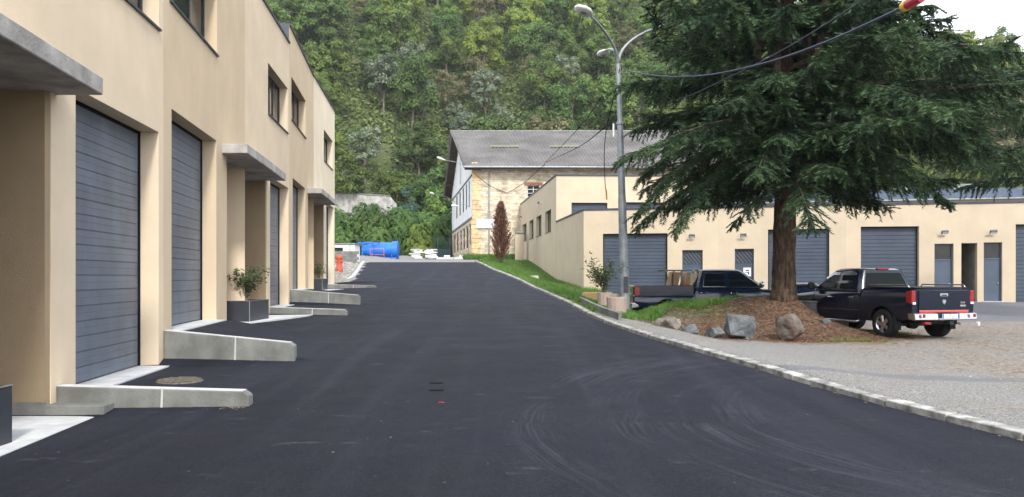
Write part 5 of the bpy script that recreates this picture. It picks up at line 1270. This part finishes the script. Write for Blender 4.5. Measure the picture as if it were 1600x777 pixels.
tag(b.build('rubble', M['pebble'], fix=False), 'sandy rubble on the verge beyond the workshop corner', 'rubble', kind='stuff')

# ------------------------------------------------------------ street lamp and cables
LX, LY = at(977, 26.3), 26.3; LZ = gz(LX, LY)
sl = empty('street_lamp', (LX, LY, LZ), label='tall galvanised street lamp with three curved arms beside the planters', cat='street lamp')
tx = (966-977)/1200*26.3; H = (432-100)*26.3/1200-LZ
b = MB(); P_ = [(tx*t, 0, H*t) for t in (0, .06, .12, .3, .45, .46, .47, .75, .765, 1)]; b.tube(P_, [.185, .18, .165, .15, .135, .135, .125, .105, .085, .075], 12); b.build('pole', M['gal'], sl, smooth=True, auto=50)
MB().box(-.24, .24, -.24, .24, -.1, .04).build('base_plate', M['concrete'], sl)
b = MB(); b.lathe([(.10, H*.76-.05), (.13, H*.76-.03), (.13, H*.76+.05), (.09, H*.76+.07)], 12, Matrix.Translation((tx*.76, 0, 0))); b.build('collar', M['gal'], sl)
MB().box(-.08, .08, -.19, -.17, .7, 1.25).build('hatch', M['dark'], sl)
tp = Vector((tx, 0, H-.05))
def arm(e_, head, k):
    e_ = Vector(e_); up_ = Vector((0, 0, 1)); c1 = tp+up_*abs(e_.z-tp.z)*.65; pts = []
    for i in range(11):
        t = i/10; pts.append((tp*(1-t)**2+c1*2*t*(1-t)+e_*t*t))
    MB().tube(pts, [.055]*4+[.045]*7, 8).build('arm', M['gal'], sl, smooth=True)
    if head:
        d = (pts[-1]-pts[-2]).normalized(); d.z *= .3; d.normalize(); A = Matrix.Translation(e_) @ d.to_track_quat('Z', 'X').to_matrix().to_4x4()
        xax = A.to_3x3() @ Vector((1, 0, 0)); flat = Matrix.Diagonal((.42, 1, 1, 1)) if abs(xax.z) > .5 else Matrix.Diagonal((1, .42, 1, 1))
        b = MB().lathe([(.045, -.12), (.09, 0), (.18, .14), (.24, .38), (.22, .64), (.13, .80), (0, .85)], 14, A @ flat); h_ = b.build('lamp_head', M['whitep'], sl, smooth=True)
        ll = MB().lathe([(.15, -.03), (.13, -.09), (.07, -.14), (0, -.155)], 12, Matrix.Translation(e_+d*.42) @ Matrix.Rotation(math.atan2(d.y, d.x), 4, 'Z') @ Matrix.Diagonal((1.5, 1, .8, 1))).build('lens', M['gal'], h_, smooth=True)
def rel(x, y, Y): return (at(x, Y)-LX, Y-LY, (432-y)*Y/1200-LZ)
arm(rel(922, 24, 24.6), True, 0); arm(rel(947, 79, 28.2), True, 1); arm(rel(1052, 36, 26.6), True, 2)
def cable(name, pts, r, m, label, cat='cable', n=7, group=None):
    P = [Vector(p) for p in pts]; out = []
    for i in range(len(P)-1):
        p0 = P[max(i-1, 0)]; p1 = P[i]; p2 = P[i+1]; p3 = P[min(i+2, len(P)-1)]
        for k in range(6):
            t = k/6; out.append(.5*((2*p1)+(p2-p0)*t+(2*p0-5*p1+4*p2-p3)*t*t+(3*p1-p0-3*p2+p3)*t**3))
    out.append(P[-1]); o = MB().tube(out, r, n).build(name, m, smooth=True); return tag(o, label, cat, group)
def W(x, y, Y): return (at(x, Y), Y, (432-y)*Y/1200)
cable('thick_cable', [W(975, 110, 26.2), W(1030, 119, 22.5), W(1100, 118, 19.2), W(1190, 100, 16), W(1290, 66, 13.4), W(1418, 8, 11.2), W(1520, -45, 10)], .022, M['cable'], 'thick dark blue cable sagging from the lamp post across the fir')
cable('thin_cable', [W(975, 172, 26.2), W(1060, 155, 23), W(1120, 130, 20), W(1220, 80, 17), W(1330, 12, 14.5), W(1400, -40, 13)], .013, M['cable'], 'thinner black cable crossing the fir below the thick one')
e = empty('cable_sleeve', W(1420, 6, 11.2), label='red cable sleeve with yellow end at the top edge', cat='cable sleeve')
pa, pb = Vector(W(1412, 11, 11.3)), Vector(W(1440, -4, 10.9)); pc = pa.lerp(pb, .22)
world_child(MB().tube([pa, pc], [.075, .08], 12).build('yellow_end', M['yellow']), e); world_child(MB().tube([pc, pb], [.072, .07], 12).build('red_sleeve', M['red']), e)
cable('hanging_rope', [W(968, 108, 26.2), W(957, 160, 26.5), W(947, 205, 26.8), W(944, 250, 27), W(946, 296, 27)], .014, M['black'], 'dark rope hanging from the lamp post with a yellow tip', 'rope')
cable('rope_tip', [W(947, 296, 27), W(948, 312, 27)], .03, M['yellow'], 'yellow tip at the end of the hanging rope', 'rope tip')
cable('thin_wire', [W(944, 200, 26.8), W(900, 232, 45), W(852, 254, 78)], .02, M['black'], 'thin black wire from the lamp post to the stone eaves', 'wire')
cable('thin_wire', [W(941, 150, 27), W(900, 205, 45), W(852, 254, 78)], .02, M['black'], 'second thin wire rising steeper from the stone eaves to the lamp post', 'wire')
cable('thin_wire', [W(852, 256, 77.5), W(820, 285, 78.5), W(793, 302, 79)], .03, M['black'], 'short wire dropping from the eaves across the stone front', 'wire')
cable('thin_wire', [W(738, 268, 78), W(765, 290, 78.8), W(793, 302, 79.0)], .03, M['black'], 'wire sagging from the gable corner over the downpipe', 'wire')

# ------------------------------------------------------------ vehicles
class Vehicle:
    T = [0, .05, .16, .34, .52, .70, .86, .95, 1.0]; YF = [.93, .965, .985, 1.0, 1.0, .99, .97, .945, .90]
    def __init__(s, L_, W_, wx, wr, zb, zt, wz=None, wf=None):
        s.L = L_; s.W = W_/2; s.wx = wx; s.wr = wr; s.zb = zb; s.zt = zt; s.wf = wf
    def bot(s, x):
        z = tab(s.zb, x)
        for w_ in s.wx:
            R_ = s.wr+.085
            if abs(x-w_) < R_: z = max(z, s.wr+math.sqrt(R_*R_-(x-w_)**2))
        return z
    def hw(s, x): return s.W*tab(s.wf, x)
    def pt(s, x, t, off=0):
        zb, zt = s.bot(x), tab(s.zt, x); base_ = tab(s.zb, x)
        z = base_+(zt-base_)*t; z = max(z, zb)
        tt = (z-base_)/(zt-base_); f = tab(list(zip(s.T, s.YF)), tt); return Vector((x, s.hw(x)*f+off, z))
    def body(s, root, m, x0, x1, bed=None):
        xs_ = sorted(set([x0, x1]+[x0+(x1-x0)*i/70 for i in range(71)]+[w_+sg*(s.wr+.085)*c for w_ in s.wx for sg in (-1, 1) for c in (1, .995, .97, .9, .75, .5)]))
        xs_ = [x for x in xs_ if x0-1e-6 <= x <= x1+1e-6]; b = MB(); n = len(s.T)
        for x in xs_:
            half = [s.pt(x, t) for t in s.T]; zt = half[-1].z
            ring = half+[Vector((x, half[-1].y*.6, zt+.025)), Vector((x, 0, zt+.035))]
            full = ring+[Vector((p.x, -p.y, p.z)) for p in ring[-2::-1]]
            b.v += [tuple(p) for p in full]
        k = len(full)
        for i in range(len(xs_)-1):
            for j in range(k-1): b.f.append((i*k+j, i*k+j+1, (i+1)*k+j+1, (i+1)*k+j))
        b.f.append(tuple(range(k))); b.f.append(tuple((len(xs_)-1)*k+j for j in range(k)))
        # remove degenerate faces by merging
        me = bpy.data.meshes.new('body'); me.from_pydata(b.v, [], b.f); bm = bmesh.new(); bm.from_mesh(me); bmesh.ops.remove_doubles(bm, verts=bm.verts, dist=.0008); bmesh.ops.recalc_face_normals(bm, faces=bm.faces); bm.to_mesh(me); bm.free()
        me.materials.append(m); me.polygons.foreach_set('use_smooth', [True]*len(me.polygons)); me.set_sharp_from_angle(angle=R(32))
        o = bpy.data.objects.new('body', me); link(o, root); return o
    def patch(s, root, name, m, x0, x1, t0, t1, sd_, off=.006, nx=10, nt=7):
        b = MB(); 
        for i in range(nx+1):
            for j in range(nt+1):
                p = s.pt(lerp(x0, x1, i/nx), lerp(t0, t1, j/nt), off if 0 < i < nx and 0 < j < nt or True else 0); b.v.append((p.x, p.y*sd_, p.z))
        b.f = [(i*(nt+1)+j, (i+1)*(nt+1)+j, (i+1)*(nt+1)+j+1, i*(nt+1)+j+1) for i in range(nx) for j in range(nt)]
        # rim back into the body
        ed = []
        def rim(idx):
            base_ = len(b.v)
            for i in idx: v = b.v[i]; b.v.append((v[0], v[1]-sd_*(off+.004), v[2]))
            for a in range(len(idx)-1): b.f.append((idx[a], idx[a+1], base_+a+1, base_+a))
        rim([j for j in range(nt+1)]); rim([nx*(nt+1)+j for j in range(nt+1)]); rim([i*(nt+1) for i in range(nx+1)]); rim([i*(nt+1)+nt for i in range(nx+1)])
        return b.build(name, m, root, smooth=True, auto=40)
    def line(s, root, name, m, pts, sd_, r=.012):
        return MB().tube([(lambda p: (p.x, p.y*sd_, p.z))(s.pt(x, t, r*.5)) for x, t in pts], r, 5).build(name, m, root)
class House:    # greenhouse
    def __init__(s, bx0, bx1, bw, zb, rx0, rx1, rw_, zt): s.__dict__.update(locals())
    def side(s, x, z, off=0):
        t = (z-s.zb)/(s.zt-s.zb); return Vector((x, lerp(s.bw, s.rw_, t**1.25)+off, z))
    def xr_(s, t): return lerp(s.bx0, s.rx0, t), lerp(s.bx1, s.rx1, t)
    def shell(s, root, m):
        b = MB(); rings = [0, .2, .4, .6, .8, .93, 1.0]; lv = []
        def ring(t, z, inx, iny):
            x0, x1 = s.xr_(t); x0 += inx; x1 -= inx; y = s.side(0, z).y-iny if z <= s.zt else s.rw_-iny
            e = .10; return [(x0, -y+e*2, z), (x0, y-e*2, z), (x0+e*.4, y-e*.6, z), (x0+e, y, z), (x1-e*1.6, y, z), (x1-e*.5, y-e*.6, z), (x1, y-e*2, z), (x1, -y+e*2, z), (x1-e*.5, -y+e*.6, z), (x1-e*1.6, -y, z), (x0+e, -y, z), (x0+e*.4, -y+e*.6, z)]
        R_ = [ring(t, lerp(s.zb, s.zt, t), 0, 0) for t in rings]+[ring(1, s.zt+.035, .07, .06), ring(1, s.zt+.055, .25, .2), ring(1, s.zt+.06, .6, .4)]
        k = 12
        for r in R_: b.v += r
        for i in range(len(R_)-1):
            for j in range(k): b.f.append((i*k+j, i*k+(j+1) % k, (i+1)*k+(j+1) % k, (i+1)*k+j))
        b.f.append(tuple((len(R_)-1)*k+j for j in range(k)))
        return b.build('cab', m, root, smooth=True, auto=38)
    def glass(s, root, name, m, poly, sd_, off=.006):
        vs = [s.side(x, z, off) for x, z in poly]; vs += [s.side(x, z, -.01) for x, z in poly]; vs = [(v.x, v.y*sd_, v.z) for v in vs]; n = len(poly)
        return MB().add(vs, [tuple(range(n))]+[(i, (i+1) % n, n+(i+1) % n, n+i) for i in range(n)]).build(name, m, root)
    def screen(s, root, name, m, front, t0, t1, iny, off=.008):
        vs = []
        for o_ in (off, -.012):
            for t, y in ((t0, -1), (t0, 1), (t1, 1), (t1, -1)):
                x0, x1 = s.xr_(t); z = lerp(s.zb, s.zt, t); yy = (s.side(0, z).y-iny)*y; vs.append(((x1+o_) if front else (x0-o_), yy, z))
        return MB().add(vs, [(0, 1, 2, 3), (0, 1, 5, 4), (1, 2, 6, 5), (2, 3, 7, 6), (3, 0, 4, 7)]).build(name, m, root)
def wheel(root, x, y, r, w_, sd_, spokes=5, rim='chrome'):
    e = empty('wheel'); e.parent = root; e.location = (x, y*sd_, r); A = Matrix.Rotation(R(-90*sd_), 4, 'X')
    MB().lathe([(r*.60, -w_/2), (r*.80, -w_/2-.01), (r*.95, -w_/2), (r, -w_*.36), (r, w_*.36), (r*.95, w_/2), (r*.80, w_/2+.012), (r*.61, w_/2)], 32, A).build('tyre', M['tyre'], e, smooth=True, auto=50)
    b = MB().lathe([(r*.61, w_/2-.01), (r*.60, w_/2-.02), (r*.54, w_/2-.05), (r*.53, w_/2-.14)], 28, A)
    b.lathe([(0, w_/2-.02), (r*.12, w_/2-.02), (r*.17, w_/2-.05), (r*.18, w_/2-.10)], 16, A)
    for k in range(spokes):
        a = 2*pi*k/spokes; B = A @ Matrix.Rotation(a, 4, 'Z'); b.add([B @ Vector(v) for v in ((r*.1, -.045, w_/2-.05), (r*.1, .045, w_/2-.05), (r*.56, .07, w_/2-.045), (r*.56, -.07, w_/2-.045), (r*.1, -.02, w_/2-.015), (r*.1, .02, w_/2-.015), (r*.55, .035, w_/2-.02), (r*.55, -.035, w_/2-.02))],
            [(4, 5, 6, 7), (0, 1, 5, 4), (1, 2, 6, 5), (2, 3, 7, 6), (3, 0, 4, 7)])
    b.build('rim', M[rim], e, smooth=True, auto=30); MB().lathe([(0, w_/2-.15), (r*.55, w_/2-.15)], 20, A).build('brake_disc', M['plastic'], e); return e
def mirror_part(name, parts, root): pass

def text_part(body, size, Mx, m, root, name, depth=.002):
    c = bpy.data.curves.new(name, 'FONT'); c.body = body; c.size = size; c.extrude = depth; c.align_x = 'CENTER'; c.align_y = 'CENTER'
    t = bpy.data.objects.new(name, c); col.objects.link(t); bpy.context.view_layer.update(); dg = bpy.context.evaluated_depsgraph_get()
    me = bpy.data.meshes.new_from_object(t.evaluated_get(dg)); bpy.data.objects.remove(t); me.materials.clear(); me.materials.append(m)
    o = bpy.data.objects.new(name, me); link(o, root); o.matrix_local = Mx; return o
def pickup(root, paint, bedlen, cover, crew, chrome_bars):
    """x runs from the tailgate forwards"""
    r = .40; c0 = bedlen+.06; cab_len = 2.05 if not crew else 2.35; L_ = c0+cab_len+1.42; fwx = L_-.98; rwx = bedlen*.56 if bedlen < 2.2 else bedlen*.62
    zt = [(0, 1.36), (c0, 1.36), (c0+.01, 1.27), (c0+cab_len, 1.24), (c0+cab_len+.1, 1.22), (L_-.25, 1.12), (L_, .98)]
    v = Vehicle(L_, 2.0, (rwx, fwx), r, [(0, .60), (.35, .52), (c0, .44), (L_-.6, .44), (L_, .50)], zt, wf=[(0, .985), (.1, 1), (L_-.7, 1), (L_-.3, .985), (L_, .88)])
    if cover:
        v.body(root, paint, 0, L_)
        MB().box(.05, c0-.08, -.86, .86, 1.385, 1.415).build('tonneau_cover', M['plastic'], root, bevel=.012)
    else:
        v.zt = [(0, 1.02), (c0, 1.02)]+zt[2:]; v.zt[1] = (c0-.01, 1.02); v.body(root, paint, 0, L_); v.zt = zt
        for s in (-1, 1):
            MB().prism([(0, .90), (c0-.03, .90), (c0-.03, 1.36), (0, 1.36)], .845, .945, lambda p, q_, t: (p, t*s, q_)).build('bed_side', paint, root, bevel=.02)
        MB().box(-.0, .10, -.85, .85, .9, 1.36).build('bed_tail', paint, root, bevel=.02)
        MB().box(c0-.12, c0-.04, -.85, .85, .9, 1.36).build('bed_head', paint, root, bevel=.02)
    # frame and underbody
    b = MB(); b.box(.1, L_-.3, -.55, -.42, .42, .60); b.box(.1, L_-.3, .42, .55, .42, .60); b.box(.5, L_-.4, -.75, .75, .52, .72); b.tube([(rwx, -.75, r), (rwx, .75, r)], .08, 8); b.tube([(fwx, -.75, r), (fwx, .75, r)], .06, 8); b.lathe([(.0, -.18), (.16, -.1), (.16, .1), (0, .18)], 10, Matrix.Translation((rwx, 0, r)) @ Matrix.Rotation(R(90), 4, 'Y')); b.box(.25, .8, -.35, .35, .42, .6)
    b.build('chassis', M['plastic'], root)
    for s in (-1, 1):
        MB().box(rwx-r-.12, rwx+r+.12, s*.60-.02, s*.60+.02, .5, 1.1).build('wheel_well', M['black'], root); MB().box(fwx-r-.12, fwx+r+.12, s*.60-.02, s*.60+.02, .5, 1.05).build('wheel_well', M['black'], root)
        for x in (rwx, fwx): wheel(root, x, .86, r, .26, s)
        MB().prism([(rwx-.52, .78), (rwx-.50, .25), (rwx-.44, .25), (rwx-.42, .78)], .80, .985, lambda p, q_, t: (p, t*s, q_)).build('mud_flap', M['tyre'], root)
    h = House(c0+.02, c0+cab_len+.18, .93, 1.26, c0+.22, c0+cab_len-.62, .72, 1.89)
    h.shell(root, paint)
    mid = c0+ (1.02 if not crew else 1.15)
    for s in (-1, 1):
        # doors as slightly proud panels with handles
        for (a, c_, nm) in ((c0+.10, mid-.012, 'rear_door'), (mid+.012, c0+cab_len-.02, 'front_door')):
            a2 = a; d = v.patch(root, nm, paint, a2, c_, .04, .985, s)
            hp = v.pt(a+.22, .80, .03); MB().tube([(hp.x-.11, hp.y*s, hp.z), (hp.x-.09, (hp.y+.02)*s, hp.z), (hp.x+.07, (hp.y+.02)*s, hp.z), (hp.x+.09, hp.y*s, hp.z)], .020, 6).build('handle', M['chrome'], d)
        # windows
        top_ = 1.80; w1 = c0+cab_len
        g = h.glass(root, 'rear_window', M['carglass'], [(c0+.34, 1.36), (mid-.08, 1.36), (mid-.08, top_-.02), (c0+.42, top_-.02)], s)
        g2 = h.glass(root, 'front_window', M['carglass'], [(mid+.07, 1.36), (w1-.08, 1.36), (w1-.14, 1.42), (w1-.64, top_-.03), (mid+.07, top_-.02)], s)
        for poly in ([(c0+.30, 1.30), (w1+.02, 1.30)],):
            MB().tube([tuple((lambda p: (p.x, p.y*s, p.z))(h.side(x, z, .012))) for x, z in poly], .010, 5).build('belt_trim', M['chrome'], root)
        if crew:
            MB().tube([(lambda p: (p.x, p.y*s, p.z))(h.side(x, z, .010)) for x, z in [(mid-.05, 1.32), (c0+.29, 1.32), (c0+.38, top_+.012), (mid-.05, top_+.012)]], .009, 5).build('window_trim', M['chrome'], root)
        if not crew:   # rain guards
            for poly in ([(c0+.36, 1.74), (c0+.40, 1.83), (mid-.05, 1.83), (mid-.06, 1.74)], [(mid+.05, 1.74), (mid+.05, 1.83), (w1-.68, 1.83), (w1-.40, 1.66), (w1-.46, 1.62), (w1-.72, 1.75)]):
                h.glass(root, 'rain_guard', M['chrome'], poly, s, .022)
        # mirror
        mp_ = h.side(w1-.02, 1.38); e = MB().box(mp_.x-.06, mp_.x+.08, .98, 1.20, 1.30, 1.52).build('mirror', M['chrome'] if crew else M['plastic'], root, bevel=.045, smooth=True); MB().tube([(mp_.x, .88, 1.36), (mp_.x, 1.0, 1.38)], .03, 6).build('mirror_arm', M['plastic'], e)
        for x in [vv.co for vv in []]: pass
        if s < 0:
            e.scale = (1, -1, 1)
        # step bar and side moulding
        MB().tube([(c0+.05, .90*s, .44), (c0+.12, 1.0*s, .40), (c0+cab_len-.25, 1.0*s, .40), (c0+cab_len-.15, .90*s, .44)], .038, 8).build('step_bar', M['chrome'], root, smooth=True)
        v.line(root, 'side_moulding', M['chrome'], [(c0+.03, .36), (c0+cab_len*.5, .36), (c0+cab_len, .36)], s, .009)
        v.line(root, 'panel_gap', M['black'], [(c0+.0, .08), (c0+.0, .5), (c0+.0, .98)], s, .010)
        # tail lamp and head lamp
        yv = .94; tl = MB().prism([(-.015, .96), (.20, 1.00), (.20, 1.30), (-.015, 1.33)], .865, 1.002, lambda p, q_, t: (p, t*s, q_)).build('tail_light', M['tlight'], root, bevel=.02)
        MB().box(-.022, .02, *(sorted((.88*s, .97*s))), .965, 1.02).build('reverse_lens', M['whitep'], tl)
        MB().prism([(L_-.32, .78), (L_-.01, .74), (L_-.02, .98), (L_-.34, 1.06)], .62, .955, lambda p, q_, t: (p, t*s, q_)).build('headlight', M['whitep'], root, bevel=.03)
        if chrome_bars:
            MB().tube([(.18, .90*s, 1.40), (.24, .90*s, 1.47), (c0-.32, .90*s, 1.47), (c0-.26, .90*s, 1.40)], .018, 8).build('bed_rail', M['chrome'], root, smooth=True)
    h.screen(root, 'windscreen', M['carglass'], True, .12, .90, .11); h.screen(root, 'rear_screen', M['carglass'], False, .10, .86, .17)
    MB().box(c0+.19, c0+.30, -.2, .2, 1.895, 1.935).build('third_brake_light', M['tlight'], root, bevel=.01)
    # tailgate, bumper
    MB().box(-.03, .0, -.79, .79, .80, 1.335).build('tailgate', paint, root, bevel=.012)
    tg = MB().box(-.045, -.03, -.13, .13, 1.17, 1.25).build('tailgate_handle', M['chrome'], root, bevel=.008); MB().box(-.05, -.044, -.08, .08, 1.185, 1.215).build('handle_recess', M['black'], tg)
    MB().prism([(-.05, 1.08), (.05, 1.08), (.055, 1.02), (.0, .955), (-.055, 1.02)], -.045, -.03, lambda p, q_, t: (t, p, q_)).build('ram_badge' if False else 'badge', M['chrome'], root)
    MB().box(-.04, -.03, -.78, .78, .755, .80).build('reflective_strip', M['reflect'], root); MB().box(-.041, -.03, -.8, .8, .80, .808).build('tailgate_trim', M['chrome'], root)
    b = MB(); pr = [(-.22, .56), (-.20, .72), (-.10, .745), (.05, .745), (.05, .58), (-.16, .54)]
    for (ya, yb_) in ((-.99, -.34), (.34, .99)): b.prism(pr, ya, yb_, lambda p, q_, t: (p+(.10 if abs(t) > .95 else 0), t, q_))
    b.prism([(-.24, .55), (-.24, .61), (.05, .61), (.05, .55)], -.339, .339, lambda p, q_, t: (p, t, q_)); b.build('rear_bumper', M['chrome'], root, bevel=.014)
    MB().box(-.14, -.06, -.338, .338, .612, .742).build('bumper_centre', M['plastic'], root)
    for s in (-1, 1): MB().box(-.235, -.205, s*.80-.03, s*.80+.03, .62, .71).build('reflector', M['tlight'], root)
    MB().box(-.30, -.1, -.06, .06, .44, .52).build('tow_hitch', M['plastic'], root)
    # front end
    MB().prism([(L_-.30, .42), (L_+.05, .46), (L_+.07, .66), (L_-.28, .70)], -.92, .92, lambda p, q_, t: (p, t, q_)).build('front_bumper', M['chrome'], root, bevel=.03)
    gr_ = MB().box(L_-.02, L_+.03, -.56, .56, .70, 1.04).build('grille', M['chrome'], root, bevel=.02); MB().box(L_+.028, L_+.034, -.50, .50, .74, .86).build('grille_mesh', M['black'], gr_); MB().box(L_+.028, L_+.034, -.50, .50, .90, 1.0).build('grille_mesh', M['black'], gr_)
    return L_, c0, cab_len, v, h
# black pickup facing away to the left rear
hd = math.atan2(.97, -.25)
p1 = empty('pickup_truck', (11.42, 20.35, -1.70), hd, label='navy black pickup with chrome bumper and red tailgate strip parked right of the fir mound', cat='pickup truck')
L1, c01, cl1, v1, h1 = pickup(p1, M['navy'], 1.95, True, False, True)
RT = Matrix(((0, 0, -1, 0), (-1, 0, 0, 0), (0, 1, 0, 0), (0, 0, 0, 1)))     # text facing backwards
pt = MB().box(-.262, -.250, -.26, .26, .600, .715).build('number_plate', M['whitep'], p1, bevel=.003)
MB().box(-.264, -.261, .215, .255, .603, .712).build('plate_band', M['blue'], pt); MB().box(-.264, -.261, -.255, -.22, .603, .712).build('plate_band', M['blue'], pt)
text_part('BJ-', .055, Matrix.Translation((-.264, 0, .688)) @ RT, M['black'], pt, 'plate_text'); text_part('557 - BP', .055, Matrix.Translation((-.264, 0, .632)) @ RT, M['black'], pt, 'plate_text')
text_part('4X4', .085, Matrix.Translation((-.034, -.60, 1.00)) @ RT, M['chrome'], p1, 'badge_text'); MB().box(-.036, -.03, -.70, -.52, .90, .945).build('badge_plate', M['chrome'], p1)
MB().box(-.34, -.26, -.86, -.80, .40, .50).build('tow_lamp', M['whitep'], p1, bevel=.01); MB().box(-.2, -.05, .55, .75, .44, .50).build('fog_reflector', M['tlight'], p1, bevel=.01)
MB().tube([(-.28, -.25, .46), (.1, -.6, .44)], .035, 8).build('exhaust_pipe', M['rockr'], p1)
# dark blue pickup side-on behind the mound, nose to the right
p2 = empty('pickup_truck', (at(987, 28.5), 28.6, -1.69), R(-2), label='dark blue crew cab pickup with boards in its bed, seen side-on behind the mound', cat='pickup truck')
L2, c02, cl2, v2, h2 = pickup(p2, M['blueblack'], 2.1, False, True, False)
print('pickup lengths', L1, L2)
text_part('RAM 1500', .05, Matrix.Translation((L2-1.25, -1.012, .96)) @ Matrix.Rotation(R(90), 4, 'X'), M['chrome'], p2, 'badge_text')
# things in its bed
def boards():
    A = lambda x, y, z: p2.matrix_basis @ Vector((x, y, z)) if False else Matrix.Translation(p2.location) @ Matrix.Rotation(R(-2), 4, 'Z') @ Vector((x, y, z))
    e = empty('tan_board', A(1.45, .3, 1.0), label='left tan board leaning upright in the bed of the dark blue pickup', cat='board')
    world_child(MB().add([A(*p) for p in ((1.30, -.3, 1.0), (1.62, -.3, 1.0), (1.78, -.3, 1.84), (1.46, -.3, 1.86), (1.30, .5, 1.0), (1.62, .5, 1.0), (1.78, .5, 1.84), (1.46, .5, 1.86))], [(0, 1, 2, 3), (4, 5, 6, 7), (0, 1, 5, 4), (1, 2, 6, 5), (2, 3, 7, 6), (3, 0, 4, 7)]).build('board_face', M['ply'], bevel=.01), e)
    world_child(MB().box(1.44, 1.5, -.33, -.305, 1.0, 1.8, A).build('edge_tape', M['dark']), e)
    e = empty('cardboard_box', A(2.0, 0, 1.0), label='right tan carton wedged against the cab in the dark blue pickup bed', cat='box')
    world_child(MB().add([A(*p) for p in ((1.80, -.5, 1.0), (2.06, -.5, 1.0), (2.10, -.5, 1.82), (1.98, -.5, 1.84), (1.80, .5, 1.0), (2.06, .5, 1.0), (2.10, .5, 1.82), (1.98, .5, 1.84))], [(0, 1, 2, 3), (4, 5, 6, 7), (0, 1, 5, 4), (1, 2, 6, 5), (2, 3, 7, 6), (3, 0, 4, 7)]).build('carton_body', M['ply'], bevel=.01), e)
    world_child(MB().box(1.84, 2.04, -.52, -.503, 1.3, 1.42, A).build('tape_strip', M['orange']), e)
    e = empty('bed_rack', A(1.2, 0, 1.0), label='dark headboard frame standing in the bed of the dark blue pickup', cat='rack')
    b = MB(); b.box(1.68, 1.74, -.80, -.74, 1.0, 1.88, A); b.box(1.68, 1.74, .74, .80, 1.0, 1.88, A); b.box(1.1, 2.1, -.80, -.74, 1.882, 1.93, A); b.box(1.1, 2.1, .74, .80, 1.882, 1.93, A); b.box(1.16, 1.22, -.8, .8, 1.862, 1.88, A)
    world_child(b.build('rack_frame', M['blueblack']), e)
boards()
# sedan between the fir trunk and the black pickup
p3 = empty('sedan_car', (12.9, 29.2, -1.69), R(172), label='dark blue sedan half hidden between the fir trunk and the black pickup', cat='car')
def sedan(root, paint):
    L_ = 4.5; r = .32; v = Vehicle(L_, 1.78, (.95, 3.65), r, [(0, .35), (.3, .25), (L_-.3, .22), (L_, .3)], [(0, .85), (.15, .98), (1.0, 1.0), (3.0, .95), (4.1, .82), (L_, .62)], wf=[(0, .84), (.3, .97), (1, 1), (3.8, 1), (4.3, .92), (L_, .78)])
    v.body(root, paint, 0, L_); h = House(.55, 3.35, .80, .96, 1.35, 2.45, .56, 1.40); h.shell(root, paint)
    for s in (-1, 1):
        for x in (.95, 3.65): wheel(root, x, .76, r, .2, s, rim='gal')
        h.glass(root, 'rear_window', M['carglass'], [(1.15, 1.02), (1.85, 1.02), (1.85, 1.34), (1.45, 1.34)], s); h.glass(root, 'front_window', M['carglass'], [(1.93, 1.02), (2.95, 1.02), (2.40, 1.34), (1.93, 1.34)], s)
        for (a, c_, nm) in ((1.1, 1.88, 'rear_door'), (1.91, 2.95, 'front_door')):
            d = v.patch(root, nm, paint, a, c_, .08, .93, s); hp = v.pt(a+.15, .78, .02); MB().tube([(hp.x-.07, hp.y*s, hp.z), (hp.x+.07, hp.y*s, hp.z)], .014, 5).build('handle', M['chrome'], d)
        MB().prism([(-.01, .66), (.22, .68), (.22, .88), (.0, .86)], .5, .80, lambda p, q_, t: (p, t*s, q_)).build('tail_light', M['tlight'], root, bevel=.02); MB().prism([(4.1, .55), (4.42, .5), (4.36, .66), (4.06, .74)], .42, .78, lambda p, q_, t: (p, t*s, q_)).build('headlight', M['whitep'], root, bevel=.02)
        MB().box(2.8, 2.95, min(.84*s, 1.0*s), max(.84*s, 1.0*s), .96, 1.10).build('mirror', paint, root, bevel=.03)
    h.screen(root, 'windscreen', M['carglass'], True, .06, .92, .1); h.screen(root, 'rear_screen', M['carglass'], False, .06, .92, .12)
    MB().box(.4, 4.0, -.6, .6, .2, .5).build('chassis', M['plastic'], root)
sedan(p3, M['blueblack'])

# ------------------------------------------------------------ valley air
hzb = MB().box(-760, 860, -320, 960, -8, 150).build('haze', M['black']); hzb.data.materials.clear()
hm = bpy.data.materials.new('valley_air'); hm.use_nodes = True; hm.node_tree.nodes.clear(); ho = hm.node_tree.nodes.new('ShaderNodeOutputMaterial'); hv = hm.node_tree.nodes.new('ShaderNodeVolumePrincipled')
hv.inputs['Color'].default_value = (.9, .93, 1, 1); hv.inputs['Density'].default_value = .00022; hv.inputs['Anisotropy'].default_value = .2
hm.node_tree.links.new(hv.outputs[0], ho.inputs['Volume']); hzb.data.materials.append(hm); hzb['kind'] = 'stuff'
